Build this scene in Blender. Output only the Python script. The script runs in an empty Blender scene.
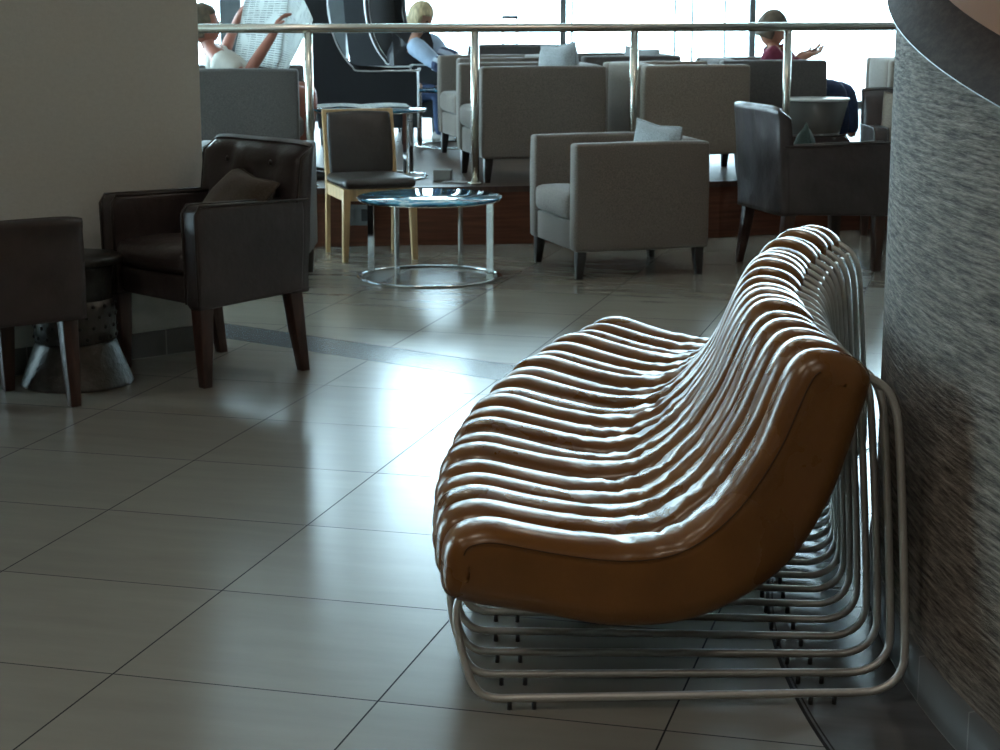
import bpy, bmesh, math, random
from mathutils import Vector, Matrix, noise
from mathutils.geometry import tessellate_polygon
random.seed(7)
PI = math.pi
scene = bpy.context.scene
COL = scene.collection
R = math.radians

# ------------------------------------------------------------------ camera
CAM_H, FPX, PITCH = 1.43, 1833.0, R(11.7)
cd = bpy.data.cameras.new('camera')
cam = bpy.data.objects.new('camera', cd)
COL.objects.link(cam)
cam.location = (0, 0, CAM_H)
cam.rotation_euler = (PI / 2 - PITCH, 0, 0)
cd.sensor_width = 36.0
cd.lens = 36.0 * FPX / 1000.0
cd.clip_end = 300
cd.dof.use_dof = True
cd.dof.focus_distance = 4.6
cd.dof.aperture_fstop = 13.0
scene.camera = cam


def at(px, py, Y):
    """world point seen at pixel (px, py) of the 1000x750 frame, at forward distance Y"""
    u, v = (px - 500) / FPX, (375 - py) / FPX
    c, s = math.cos(PITCH), math.sin(PITCH)
    d = Vector((u, c + v * s, -s + v * c))
    return Vector((0, 0, CAM_H)) + d * (Y / d.y)


# ------------------------------------------------------------------ materials
def new_mat(name):
    m = bpy.data.materials.new(name)
    m.use_nodes = True
    nt = m.node_tree
    return m, nt, nt.nodes['Principled BSDF']


def nd(nt, typ, **kw):
    n = nt.nodes.new(typ)
    for k, v in kw.items():
        if k.startswith('i_'):
            key = k[2:]
            key = int(key) if key.isdigit() else key
            n.inputs[key].default_value = v
        else:
            setattr(n, k, v)
    return n


def ramp(nt, fac, stops):
    r = nt.nodes.new('ShaderNodeValToRGB')
    while len(r.color_ramp.elements) < len(stops):
        r.color_ramp.elements.new(0.5)
    for e, (p, c) in zip(r.color_ramp.elements, stops):
        e.position = p
        e.color = (*c, 1)
    nt.links.new(fac, r.inputs[0])
    return r.outputs[0]


def mat(name, col, rough=0.6, metal=0.0, var=0.12, scale=8.0, bump=0.0, bscale=60.0, stretch=(1, 1, 1),
        coat=0.0, spec=0.5, sheen=0.0, rvar=0.0):
    m, nt, b = new_mat(name)
    tc = nd(nt, 'ShaderNodeTexCoord')
    mp = nd(nt, 'ShaderNodeMapping')
    mp.inputs['Scale'].default_value = stretch
    nt.links.new(tc.outputs['Object'], mp.inputs[0])
    n = nd(nt, 'ShaderNodeTexNoise', i_Scale=scale, i_Detail=5.0)
    nt.links.new(mp.outputs[0], n.inputs['Vector'])
    lo = tuple(c * (1 - var) for c in col)
    hi = tuple(min(1, c * (1 + var)) for c in col)
    nt.links.new(ramp(nt, n.outputs[0], [(0.3, lo), (0.7, hi)]), b.inputs['Base Color'])
    b.inputs['Roughness'].default_value = rough
    b.inputs['Metallic'].default_value = metal
    b.inputs['Specular IOR Level'].default_value = spec
    b.inputs['Coat Weight'].default_value = coat
    b.inputs['Sheen Weight'].default_value = sheen
    if rvar:
        mr = nd(nt, 'ShaderNodeMapRange')
        mr.inputs['To Min'].default_value = rough - rvar
        mr.inputs['To Max'].default_value = rough + rvar
        nt.links.new(n.outputs[0], mr.inputs[0])
        nt.links.new(mr.outputs[0], b.inputs['Roughness'])
    if bump:
        n2 = nd(nt, 'ShaderNodeTexNoise', i_Scale=bscale, i_Detail=3.0)
        nt.links.new(mp.outputs[0], n2.inputs['Vector'])
        bp = nd(nt, 'ShaderNodeBump', i_Strength=bump, i_Distance=0.01)
        nt.links.new(n2.outputs[0], bp.inputs['Height'])
        nt.links.new(bp.outputs[0], b.inputs['Normal'])
    return m


def fabric(name, col, weave=420.0, var=0.25):
    m, nt, b = new_mat(name)
    tc = nd(nt, 'ShaderNodeTexCoord')
    n = nd(nt, 'ShaderNodeTexNoise', i_Scale=weave * 0.45, i_Detail=2.0)
    nt.links.new(tc.outputs['Object'], n.inputs['Vector'])
    lo = tuple(c * (1 - var) for c in col)
    hi = tuple(min(1, c * (1 + var)) for c in col)
    nt.links.new(ramp(nt, n.outputs[0], [(0.3, lo), (0.7, hi)]), b.inputs['Base Color'])
    b.inputs['Roughness'].default_value = 0.9
    b.inputs['Sheen Weight'].default_value = 0.25
    b.inputs['Sheen Roughness'].default_value = 0.4
    b.inputs['Specular IOR Level'].default_value = 0.2
    bp = nd(nt, 'ShaderNodeBump', i_Strength=0.25, i_Distance=0.004)
    nt.links.new(n.outputs[0], bp.inputs['Height'])
    nt.links.new(bp.outputs[0], b.inputs['Normal'])
    return m


M = {}
M['bench_leather'] = mat('bench_leather', (0.190, 0.080, 0.018), 0.28, var=0.22, scale=5, bump=0.10, bscale=45, spec=0.6, rvar=0.04, coat=0.05)
M['seam'] = mat('seam_thread', (0.06, 0.026, 0.008), 0.6)
M['steel'] = mat('brushed_steel', (0.64, 0.63, 0.59), 0.48, 0.6, var=0.06, scale=30)
M['chrome'] = mat('chrome', (0.72, 0.73, 0.73), 0.10, 1.0, var=0.03)
M['rail_steel'] = mat('rail_steel', (0.60, 0.57, 0.50), 0.24, 1.0, var=0.05)
M['rubber'] = mat('black_rubber', (0.012, 0.012, 0.012), 0.6)
M['leather'] = mat('dark_leather', (0.046, 0.036, 0.036), 0.34, var=0.25, scale=7, bump=0.25, bscale=26, spec=0.5, rvar=0.08)
M['piping'] = mat('leather_piping', (0.035, 0.028, 0.026), 0.35)
M['dark_wood'] = mat('dark_wood', (0.045, 0.020, 0.014), 0.38, var=0.4, scale=9, stretch=(6, 6, 0.8))
M['black_wood'] = mat('black_wood', (0.016, 0.013, 0.012), 0.4, var=0.3, scale=9, stretch=(6, 6, 0.8))
M['grey_fabric'] = fabric('grey_fabric', (0.155, 0.132, 0.115))
M['taupe_fabric'] = fabric('taupe_fabric', (0.24, 0.20, 0.165))
M['slate_fabric'] = fabric('slate_fabric', (0.10, 0.092, 0.088))
M['charcoal_fabric'] = fabric('charcoal_fabric', (0.020, 0.021, 0.024))
M['pillow_grey'] = fabric('pillow_grey', (0.24, 0.25, 0.255))
M['pillow_olive'] = fabric('pillow_olive', (0.075, 0.062, 0.048))
M['pillow_green'] = fabric('pillow_green', (0.045, 0.075, 0.070))
M['pillow_beige'] = fabric('pillow_beige', (0.26, 0.22, 0.18))
M['oak'] = mat('oak', (0.50, 0.33, 0.16), 0.42, var=0.22, scale=5, stretch=(10, 10, 0.9))
M['oak_leather'] = mat('chair_leather', (0.034, 0.029, 0.027), 0.38, var=0.2, bump=0.15, bscale=40)
M['iron'] = mat('hammered_iron', (0.085, 0.082, 0.076), 0.42, 0.55, var=0.35, scale=14, bump=0.35, bscale=55, rvar=0.12)
M['iron_dark'] = mat('waxed_iron', (0.045, 0.048, 0.048), 0.38, 0.75, var=0.3, scale=14, bump=0.2, bscale=70)
M['silver_trim'] = mat('silver_trim', (0.62, 0.64, 0.66), 0.3, 0.8)
M['tub_grey'] = mat('tub_grey', (0.09, 0.088, 0.084), 0.45)
M['tub_top'] = mat('tub_top', (0.62, 0.64, 0.64), 0.2)
M['plastic'] = mat('socket_plastic', (0.10, 0.10, 0.10), 0.4)
M['socket_hole'] = mat('socket_hole', (0.008, 0.008, 0.008), 0.6)
M['box_card'] = mat('grey_board', (0.16, 0.155, 0.14), 0.7)
M['paper'] = mat('paper', (0.72, 0.74, 0.74), 0.8, var=0.04)
M['case'] = mat('case_shell', (0.03, 0.03, 0.035), 0.4)
M['skin'] = mat('skin', (0.42, 0.21, 0.14), 0.5, var=0.10)
M['skin_red'] = mat('skin_ruddy', (0.34, 0.13, 0.09), 0.5, var=0.10)
M['eye'] = mat('eye', (0.02, 0.015, 0.012), 0.2)
M['shirt_white'] = mat('shirt_white', (0.62, 0.60, 0.55), 0.9, var=0.10, scale=14, bump=0.4, bscale=18)
M['shorts'] = mat('shorts_khaki', (0.22, 0.20, 0.16), 0.9)
M['maroon'] = mat('maroon_knit', (0.16, 0.018, 0.045), 0.9)
M['jeans'] = mat('jeans', (0.035, 0.060, 0.13), 0.9, var=0.25, scale=20)
M['vest'] = mat('padded_vest', (0.014, 0.015, 0.020), 0.6, bump=0.4, bscale=14)
M['hair_blond'] = mat('hair_blond', (0.50, 0.39, 0.22), 0.5, var=0.45, scale=22, stretch=(3, 3, 0.5), bump=0.6, bscale=40)
M['hair_brown'] = mat('hair_brown', (0.10, 0.075, 0.05), 0.5, var=0.4, scale=22, bump=0.5, bscale=40)
M['shoe'] = mat('shoe', (0.02, 0.018, 0.017), 0.45)
M['shoe_light'] = mat('shoe_light', (0.25, 0.24, 0.22), 0.6)
M['phone'] = mat('phone', (0.02, 0.02, 0.022), 0.2)
M['mullion'] = mat('mullion', (0.16, 0.17, 0.17), 0.4, 0.3)
M['ceiling'] = mat('ceiling_paint', (0.50, 0.48, 0.45), 0.9, var=0.03)
M['wall_paint'] = mat('wall_paint', (0.30, 0.28, 0.25), 0.9, var=0.05)
M['apron'] = mat('apron_concrete', (0.80, 0.80, 0.78), 0.9, var=0.04)
M['blind'] = mat('blind', (0.60, 0.63, 0.62), 0.8, var=0.04)
M['column'] = mat('column_metal', (0.12, 0.14, 0.15), 0.45, 0.2)


def striped(name, c1, c2, freq):
    m, nt, b = new_mat(name)
    tc = nd(nt, 'ShaderNodeTexCoord')
    w = nd(nt, 'ShaderNodeTexWave', i_Scale=freq, i_Distortion=0.6)
    w.bands_direction = 'DIAGONAL'
    nt.links.new(tc.outputs['Object'], w.inputs['Vector'])
    nt.links.new(ramp(nt, w.outputs[0], [(0.42, c1), (0.58, c2)]), b.inputs['Base Color'])
    b.inputs['Roughness'].default_value = 0.9
    return m


M['shirt_blue'] = mat('shirt_blue', (0.36, 0.46, 0.60), 0.9, var=0.12, scale=12, bump=0.3, bscale=20)
M['stripe_shirt'] = striped('stripe_shirt', (0.60, 0.68, 0.78), (0.05, 0.07, 0.14), 6.0)


def wall_textile(name, col, var, line, sx=9, sy=75, bump=0.8, spec=0.3):
    """woven wallpaper: fine horizontal slubs, uses the mesh's own UV (metres along, metres up)"""
    m, nt, b = new_mat(name)
    uv = nd(nt, 'ShaderNodeUVMap')
    mp = nd(nt, 'ShaderNodeMapping')
    mp.inputs['Scale'].default_value = (sx, sy, 1)
    nt.links.new(uv.outputs[0], mp.inputs[0])
    n1 = nd(nt, 'ShaderNodeTexNoise', i_Scale=1.0, i_Detail=4.0, i_Roughness=0.65)
    nt.links.new(mp.outputs[0], n1.inputs['Vector'])
    mp2 = nd(nt, 'ShaderNodeMapping')
    mp2.inputs['Scale'].default_value = (sx * 2.8, sy * 1.6, 1)
    nt.links.new(uv.outputs[0], mp2.inputs[0])
    n2 = nd(nt, 'ShaderNodeTexNoise', i_Scale=1.0, i_Detail=3.0, i_Roughness=0.7)
    nt.links.new(mp2.outputs[0], n2.inputs['Vector'])
    ad = nd(nt, 'ShaderNodeMath', operation='ADD')
    nt.links.new(n1.outputs[0], ad.inputs[0])
    nt.links.new(n2.outputs[0], ad.inputs[1])
    hv = nd(nt, 'ShaderNodeMath', operation='MULTIPLY')
    hv.inputs[1].default_value = 0.5
    nt.links.new(ad.outputs[0], hv.inputs[0])
    lo = tuple(c * (1 - var) for c in col)
    hi = tuple(min(1, c * (1 + var * 0.8)) for c in col)
    dk = tuple(c * line for c in col)
    nt.links.new(ramp(nt, hv.outputs[0], [(0.34, dk), (0.44, lo), (0.62, hi)]), b.inputs['Base Color'])
    b.inputs['Roughness'].default_value = 0.8
    b.inputs['Specular IOR Level'].default_value = spec
    bp = nd(nt, 'ShaderNodeBump', i_Strength=bump, i_Distance=0.012)
    nt.links.new(hv.outputs[0], bp.inputs['Height'])
    nt.links.new(bp.outputs[0], b.inputs['Normal'])
    return m


M['grasscloth'] = wall_textile('grasscloth', (0.23, 0.20, 0.165), 0.55, 0.12, 5.0, 88, 0.9)
M['linen'] = wall_textile('linen_wallpaper', (0.57, 0.58, 0.54), 0.035, 0.94, 40, 60, 0.12)
M['collar'] = wall_textile('collar_veneer', (0.060, 0.046, 0.040), 0.2, 0.7, 9, 75, 0.4, 0.08)
M['terracotta'] = mat('terracotta', (0.25, 0.115, 0.058), 0.85, var=0.08, scale=3, spec=0.15)


def wood_boards(name, c1, c2, rough, sx, sy, board_w, board_l):
    """planks running along local x, from object coordinates"""
    m, nt, b = new_mat(name)
    tc = nd(nt, 'ShaderNodeTexCoord')
    br = nd(nt, 'ShaderNodeTexBrick', i_Scale=1.0)
    br.inputs['Brick Width'].default_value = board_l
    br.inputs['Row Height'].default_value = board_w
    br.inputs['Mortar Size'].default_value = 0.0015
    br.inputs['Color1'].default_value = (*c1, 1)
    br.inputs['Color2'].default_value = (*c2, 1)
    br.inputs['Mortar'].default_value = (c1[0] * 0.25, c1[1] * 0.25, c1[2] * 0.25, 1)
    br.offset = 0.4
    nt.links.new(tc.outputs['UV'], br.inputs['Vector'])
    mp = nd(nt, 'ShaderNodeMapping')
    mp.inputs['Scale'].default_value = (sx, sy, 1)
    nt.links.new(tc.outputs['UV'], mp.inputs[0])
    n = nd(nt, 'ShaderNodeTexNoise', i_Scale=1.0, i_Detail=6.0)
    nt.links.new(mp.outputs[0], n.inputs['Vector'])
    mix = nd(nt, 'ShaderNodeMix', data_type='RGBA', blend_type='MULTIPLY')
    mix.inputs['Factor'].default_value = 0.75
    nt.links.new(br.outputs['Color'], mix.inputs['A'])
    nt.links.new(ramp(nt, n.outputs[0], [(0.3, (0.45, 0.42, 0.4)), (0.7, (1.15, 1.1, 1.05))]), mix.inputs['B'])
    nt.links.new(mix.outputs['Result'], b.inputs['Base Color'])
    b.inputs['Roughness'].default_value = rough
    b.inputs['Specular IOR Level'].default_value = 0.16
    return m


M['platform_floor'] = wood_boards('platform_floor', (0.10, 0.065, 0.046), (0.08, 0.052, 0.038), 0.42, 3, 40, 0.12, 1.4)
M['riser'] = wood_boards('riser_veneer', (0.115, 0.045, 0.028), (0.10, 0.038, 0.024), 0.42, 3, 55, 0.4, 3.0)

# ---- tiled floor: 0.585 x 0.601 m tiles, a radial inlay strip and a dark ring round the curved wall
AZ = R(14.97)
CX, CY = 4.4, 3.73
TA, TB = (math.sin(AZ), math.cos(AZ)), (math.cos(AZ), -math.sin(AZ))
T0, SA, SB = (-1.565, 3.323), 0.585, 0.601


def floor_material():
    m, nt, b = new_mat('floor_tiles')
    L = nt.links.new
    tc = nd(nt, 'ShaderNodeTexCoord')
    sep = nd(nt, 'ShaderNodeSeparateXYZ')
    L(tc.outputs['Object'], sep.inputs[0])

    def ma(op, a, c=None, d=None):
        n = nd(nt, 'ShaderNodeMath', operation=op)
        for i, v in enumerate((a, c, d)):
            if v is None:
                continue
            if isinstance(v, (int, float)):
                n.inputs[i].default_value = v
            else:
                L(v, n.inputs[i])
        return n.outputs[0]

    X, Y = sep.outputs[0], sep.outputs[1]

    def lin(nx, ny, k):                       # nx*X + ny*Y + k
        return ma('ADD', ma('ADD', ma('MULTIPLY', X, nx), ma('MULTIPLY', Y, ny)), k)

    ua = lin(TA[0] / SA, TA[1] / SA, -(T0[0] * TA[0] + T0[1] * TA[1]) / SA)
    ub = lin(TB[0] / SB, TB[1] / SB, -(T0[0] * TB[0] + T0[1] * TB[1]) / SB)

    def joint(u, s, w):                       # 1 on the joint, 0 on the tile
        f = ma('ABSOLUTE', ma('SUBTRACT', ma('FRACT', u), 0.5))
        return ma('GREATER_THAN', f, 0.5 - w / s)

    g = ma('MAXIMUM', joint(ua, SA, 0.0021), joint(ub, SB, 0.0021))
    # tile to tile tone
    cmb = nd(nt, 'ShaderNodeCombineXYZ')
    L(ma('FLOOR', ua), cmb.inputs[0])
    L(ma('FLOOR', ub), cmb.inputs[1])
    wn = nd(nt, 'ShaderNodeTexWhiteNoise')
    L(cmb.outputs[0], wn.inputs['Vector'])
    # cloudy streaks running along the tile
    cs = nd(nt, 'ShaderNodeCombineXYZ')
    L(ma('MULTIPLY', ua, 7.0), cs.inputs[0])
    L(ma('MULTIPLY', ub, 1.3), cs.inputs[1])
    L(ma('MULTIPLY', wn.outputs['Value'], 40.0), cs.inputs[2])
    ns = nd(nt, 'ShaderNodeTexNoise', i_Scale=1.0, i_Detail=6.0, i_Roughness=0.6)
    L(cs.outputs[0], ns.inputs['Vector'])
    tone = ma('ADD', ma('MULTIPLY', wn.outputs['Value'], 0.25), ma('MULTIPLY', ns.outputs[0], 0.75))
    tile = ramp(nt, tone, [(0.25, (0.200, 0.186, 0.156)), (0.75, (0.246, 0.23, 0.193))])
    dark = ramp(nt, ns.outputs[0], [(0.3, (0.072, 0.076, 0.080)), (0.7, (0.11, 0.114, 0.118))])
    # ring
    rr = ma('SQRT', ma('ADD', ma('POWER', ma('ABSOLUTE', ma('SUBTRACT', X, CX)), 2.0), ma('POWER', ma('ABSOLUTE', ma('SUBTRACT', Y, CY)), 2.0)))
    ring = ma('LESS_THAN', rr, 3.785)
    ringl = ma('MULTIPLY', ma('LESS_THAN', rr, 3.79), ma('GREATER_THAN', rr, 3.782))
    ringl2 = ma('MULTIPLY', ma('LESS_THAN', rr, 3.777), ma('GREATER_THAN', rr, 3.773))
    # radial strip
    sd = lin(0.597, 0.802, 0.0)
    strip = ma('MULTIPLY', ma('GREATER_THAN', sd, 5.462), ma('LESS_THAN', sd, 5.718))
    sl = ma('ADD', ma('COMPARE', sd, 5.462, 0.0025), ma('COMPARE', sd, 5.718, 0.0025))
    # past the strip's tiles keep one joint across it every 0.6 m
    alt = ma('MAXIMUM', ring, strip)
    gg = ma('MULTIPLY', g, ma('SUBTRACT', 1.0, alt))
    lines = ma('MINIMUM', ma('ADD', ma('ADD', gg, ma('ADD', ringl, ringl2)), sl), 1.0)
    mx = nd(nt, 'ShaderNodeMix', data_type='RGBA')
    L(alt, mx.inputs['Factor']); L(tile, mx.inputs['A']); L(dark, mx.inputs['B'])
    mx2 = nd(nt, 'ShaderNodeMix', data_type='RGBA')
    L(lines, mx2.inputs['Factor']); L(mx.outputs['Result'], mx2.inputs['A'])
    mx2.inputs['B'].default_value = (0.008, 0.008, 0.008, 1)
    L(mx2.outputs['Result'], b.inputs['Base Color'])
    rg = ma('ADD', ma('ADD', 0.20, ma('MULTIPLY', ns.outputs[0], 0.045)), ma('MULTIPLY', lines, 0.6))
    L(rg, b.inputs['Roughness'])
    L(ma('MULTIPLY', ma('SUBTRACT', 1.0, ma('MULTIPLY', lines, .8)), ma('SUBTRACT', 0.72, ma('MULTIPLY', strip, 0.38))), b.inputs['Specular IOR Level'])
    fine = nd(nt, 'ShaderNodeTexNoise', i_Scale=180.0, i_Detail=2.0)
    L(tc.outputs['Object'], fine.inputs['Vector'])
    h = ma('ADD', ma('MULTIPLY', ns.outputs[0], 0.008), ma('ADD', ma('MULTIPLY', fine.outputs[0], 0.05), ma('MULTIPLY', lines, -1.0)))
    bp = nd(nt, 'ShaderNodeBump', i_Strength=0.25, i_Distance=0.003)
    L(h, bp.inputs['Height'])
    L(bp.outputs[0], b.inputs['Normal'])
    return m


M['floor'] = floor_material()


def skirting_material():
    m, nt, b = new_mat('skirting_tile')
    uv = nd(nt, 'ShaderNodeUVMap')
    br = nd(nt, 'ShaderNodeTexBrick', i_Scale=1.0)
    br.inputs['Brick Width'].default_value = 0.30
    br.inputs['Row Height'].default_value = 5.0
    br.inputs['Mortar Size'].default_value = 0.003
    br.inputs['Color1'].default_value = (0.12, 0.125, 0.125, 1)
    br.inputs['Color2'].default_value = (0.105, 0.11, 0.11, 1)
    br.inputs['Mortar'].default_value = (0.24, 0.24, 0.23, 1)
    nt.links.new(uv.outputs[0], br.inputs['Vector'])
    nt.links.new(br.outputs['Color'], b.inputs['Base Color'])
    b.inputs['Roughness'].default_value = 0.4
    return m


M['skirting'] = skirting_material()


def glass_pane():
    m, nt, b = new_mat('window_glass')
    nt.nodes.remove(b)
    out = nt.nodes['Material Output']
    tr = nd(nt, 'ShaderNodeBsdfTransparent')
    tr.inputs[0].default_value = (0.94, 0.97, 0.98, 1)
    gl = nd(nt, 'ShaderNodeBsdfGlossy')
    gl.inputs['Roughness'].default_value = 0.02
    fr = nd(nt, 'ShaderNodeFresnel', i_IOR=1.35)
    mx = nd(nt, 'ShaderNodeMixShader')
    nt.links.new(fr.outputs[0], mx.inputs[0])
    nt.links.new(tr.outputs[0], mx.inputs[1])
    nt.links.new(gl.outputs[0], mx.inputs[2])
    nt.links.new(mx.outputs[0], out.inputs[0])
    return m


M['glass'] = glass_pane()


def table_glass():
    """blue tinted swirled glass, its sky reflection partly painted into the base colour"""
    m, nt, b = new_mat('table_glass')
    tc = nd(nt, 'ShaderNodeTexCoord')
    n0 = nd(nt, 'ShaderNodeTexNoise', i_Scale=3.2, i_Detail=3.0, i_Distortion=2.2)
    nt.links.new(tc.outputs['Object'], n0.inputs['Vector'])
    nt.links.new(ramp(nt, n0.outputs[0], [(0.36, (0.015, 0.10, 0.20)), (0.50, (0.08, 0.36, 0.55)), (0.58, (0.50, 0.72, 0.80)), (0.64, (0.06, 0.28, 0.46))]), b.inputs['Base Color'])
    b.inputs['Roughness'].default_value = 0.04
    b.inputs['Coat Weight'].default_value = 0.5
    return m


M['table_glass'] = table_glass()


def newsprint(name, scale):
    m, nt, b = new_mat(name)
    uv = nd(nt, 'ShaderNodeUVMap')
    br = nd(nt, 'ShaderNodeTexBrick', i_Scale=scale)
    br.inputs['Brick Width'].default_value = 0.55
    br.inputs['Row Height'].default_value = 0.11
    br.inputs['Mortar Size'].default_value = 0.036
    br.inputs['Color1'].default_value = (0.18, 0.19, 0.20, 1)
    br.inputs['Color2'].default_value = (0.5, 0.52, 0.52, 1)
    br.inputs['Mortar'].default_value = (0.76, 0.79, 0.78, 1)
    br.offset = 0.0
    nt.links.new(uv.outputs[0], br.inputs['Vector'])
    n = nd(nt, 'ShaderNodeTexNoise', i_Scale=3.0, i_Detail=0.0)
    nt.links.new(uv.outputs[0], n.inputs['Vector'])
    mx = nd(nt, 'ShaderNodeMix', data_type='RGBA')
    nt.links.new(ramp(nt, n.outputs[0], [(0.56, (0, 0, 0)), (0.6, (1, 1, 1))]), mx.inputs['Factor'])
    nt.links.new(br.outputs['Color'], mx.inputs['A'])
    mx.inputs['B'].default_value = (0.74, 0.77, 0.76, 1)
    nt.links.new(mx.outputs['Result'], b.inputs['Base Color'])
    b.inputs['Roughness'].default_value = 0.85
    b.inputs['Subsurface Weight'].default_value = 0.0
    return m


M['newsprint'] = newsprint('newsprint', 4.0)


# ------------------------------------------------------------------ mesh helpers
def obj(name, bm, m, parent=None, smooth=True, loc=None, rot=None):
    bmesh.ops.recalc_face_normals(bm, faces=bm.faces[:])
    me = bpy.data.meshes.new(name)
    bm.to_mesh(me)
    bm.free()
    if smooth:
        for p in me.polygons:
            p.use_smooth = True
    me.materials.append(m)
    o = bpy.data.objects.new(name, me)
    COL.objects.link(o)
    if parent is not None:
        o.parent = parent
    if loc is not None:
        o.location = loc
    if rot is not None:
        o.rotation_euler = rot
    return o


def tag(o, label, cat, group=None):
    o['label'] = label
    o['category'] = cat
    if group:
        o['group'] = group
    return o


def thing(name, label, cat, loc=(0, 0, 0), rz=0.0, group=None):
    o = bpy.data.objects.new(name, None)
    COL.objects.link(o)
    o.location = loc
    o.rotation_euler = (0, 0, rz)
    o.empty_display_size = 0.1
    return tag(o, label, cat, group)


def structure(o):
    o['kind'] = 'structure'
    return o


def copy_thing(root, loc, rz, label, group=None):
    r = root.copy()
    COL.objects.link(r)
    r.location = loc
    r.rotation_euler = (0, 0, rz)
    r['label'] = label
    if group:
        r['group'] = group
    for ch in list(root.children):
        c = ch.copy()
        COL.objects.link(c)
        c.parent = r
        for g in list(ch.children):
            d = g.copy()
            COL.objects.link(d)
            d.parent = c
    return r


def rbox(x0, x1, y0, y1, z0, z1, r=0.015, seg=3, bm=None):
    """box with rounded edges"""
    bm2 = bmesh.new()
    vs = [bm2.verts.new((x, y, z)) for x in (x0, x1) for y in (y0, y1) for z in (z0, z1)]
    q = [(0, 1, 3, 2), (4, 6, 7, 5), (0, 4, 5, 1), (2, 3, 7, 6), (0, 2, 6, 4), (1, 5, 7, 3)]
    for f in q:
        bm2.faces.new([vs[i] for i in f])
    if r > 0:
        bmesh.ops.bevel(bm2, geom=bm2.edges[:], offset=r, segments=seg, profile=0.5, affect='EDGES')
    if bm is None:
        return bm2
    me = bpy.data.meshes.new('tmp')
    bm2.to_mesh(me)
    bm2.free()
    bm.from_mesh(me)
    bpy.data.meshes.remove(me)
    return bm


def subdivided_box(x0, x1, y0, y1, z0, z1, r, n=6, puff=0.0, lump=0.0, seed=0.0):
    """upholstery block: rounded box, subdivided, faces swelling a little"""
    bm = rbox(x0, x1, y0, y1, z0, z1, r, 3)
    bmesh.ops.subdivide_edges(bm, edges=[e for e in bm.edges if e.calc_length() > 0.08], cuts=n, use_grid_fill=True)
    cx, cy, cz = (x0 + x1) / 2, (y0 + y1) / 2, (z0 + z1) / 2
    hx, hy, hz = (x1 - x0) / 2, (y1 - y0) / 2, (z1 - z0) / 2
    for v in bm.verts:
        a, b, c = (v.co.x - cx) / hx, (v.co.y - cy) / hy, (v.co.z - cz) / hz
        fx, fy, fz = 1 - a * a, 1 - b * b, 1 - c * c
        d = Vector((a * max(fy, 0) * max(fz, 0), b * max(fx, 0) * max(fz, 0), c * max(fx, 0) * max(fy, 0)))
        v.co += d * puff
        if lump:
            k = noise.noise(v.co * 9 + Vector((seed, seed, 0))) * lump
            v.co += Vector((a * k, b * k, c * k))
    return bm


def tube(path, r, n=10, bm=None, closed=False, flat=(1, 1), caps=True):
    """sweep an n-gon along a polyline"""
    bm = bm or bmesh.new()
    P = [Vector(p) for p in path]
    N = len(P)
    rings = []
    prev = None
    for i in range(N):
        if closed:
            t = (P[(i + 1) % N] - P[i - 1]).normalized()
        else:
            t = (P[min(i + 1, N - 1)] - P[max(i - 1, 0)]).normalized()
        if prev is None:
            up = Vector((0, 0, 1)) if abs(t.z) < 0.9 else Vector((1, 0, 0))
            prev = t.cross(up).normalized()
        s = (prev - t * prev.dot(t)).normalized()
        prev = s
        w = t.cross(s)
        rr = r[i] if isinstance(r, (list, tuple)) else r
        rings.append([bm.verts.new(P[i] + (s * math.cos(a) * flat[0] + w * math.sin(a) * flat[1]) * rr)
                      for a in [2 * PI * (k + 0.5) / n for k in range(n)]])
    for i in range(N if closed else N - 1):
        a, b = rings[i], rings[(i + 1) % N]
        for k in range(n):
            bm.faces.new((a[k], a[(k + 1) % n], b[(k + 1) % n], b[k]))
    if caps and not closed:
        bm.faces.new(rings[0][::-1])
        bm.faces.new(rings[-1])
    return bm


def lathe(prof, n=40, bm=None, closed_bottom=True, closed_top=True):
    bm = bm or bmesh.new()
    rings = [[bm.verts.new((r * math.cos(2 * PI * k / n), r * math.sin(2 * PI * k / n), z)) for k in range(n)] for r, z in prof]
    for a, b in zip(rings, rings[1:]):
        for k in range(n):
            bm.faces.new((a[k], a[(k + 1) % n], b[(k + 1) % n], b[k]))
    if closed_bottom:
        bm.faces.new(rings[0][::-1])
    if closed_top:
        bm.faces.new(rings[-1])
    return bm


def prism(poly, y0, y1, r=0.0, seg=2):
    """polygon in local (x, z) extruded from y0 to y1"""
    bm = bmesh.new()
    a = [bm.verts.new((x, y0, z)) for x, z in poly]
    b = [bm.verts.new((x, y1, z)) for x, z in poly]
    n = len(poly)
    for k in range(n):
        bm.faces.new((a[k], a[(k + 1) % n], b[(k + 1) % n], b[k]))
    fa, fb = bm.faces.new(a[::-1]), bm.faces.new(b)
    if r:
        es = list(fa.edges) + list(fb.edges)
        bmesh.ops.bevel(bm, geom=es, offset=r, segments=seg, profile=0.5, affect='EDGES')
    return bm


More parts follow.
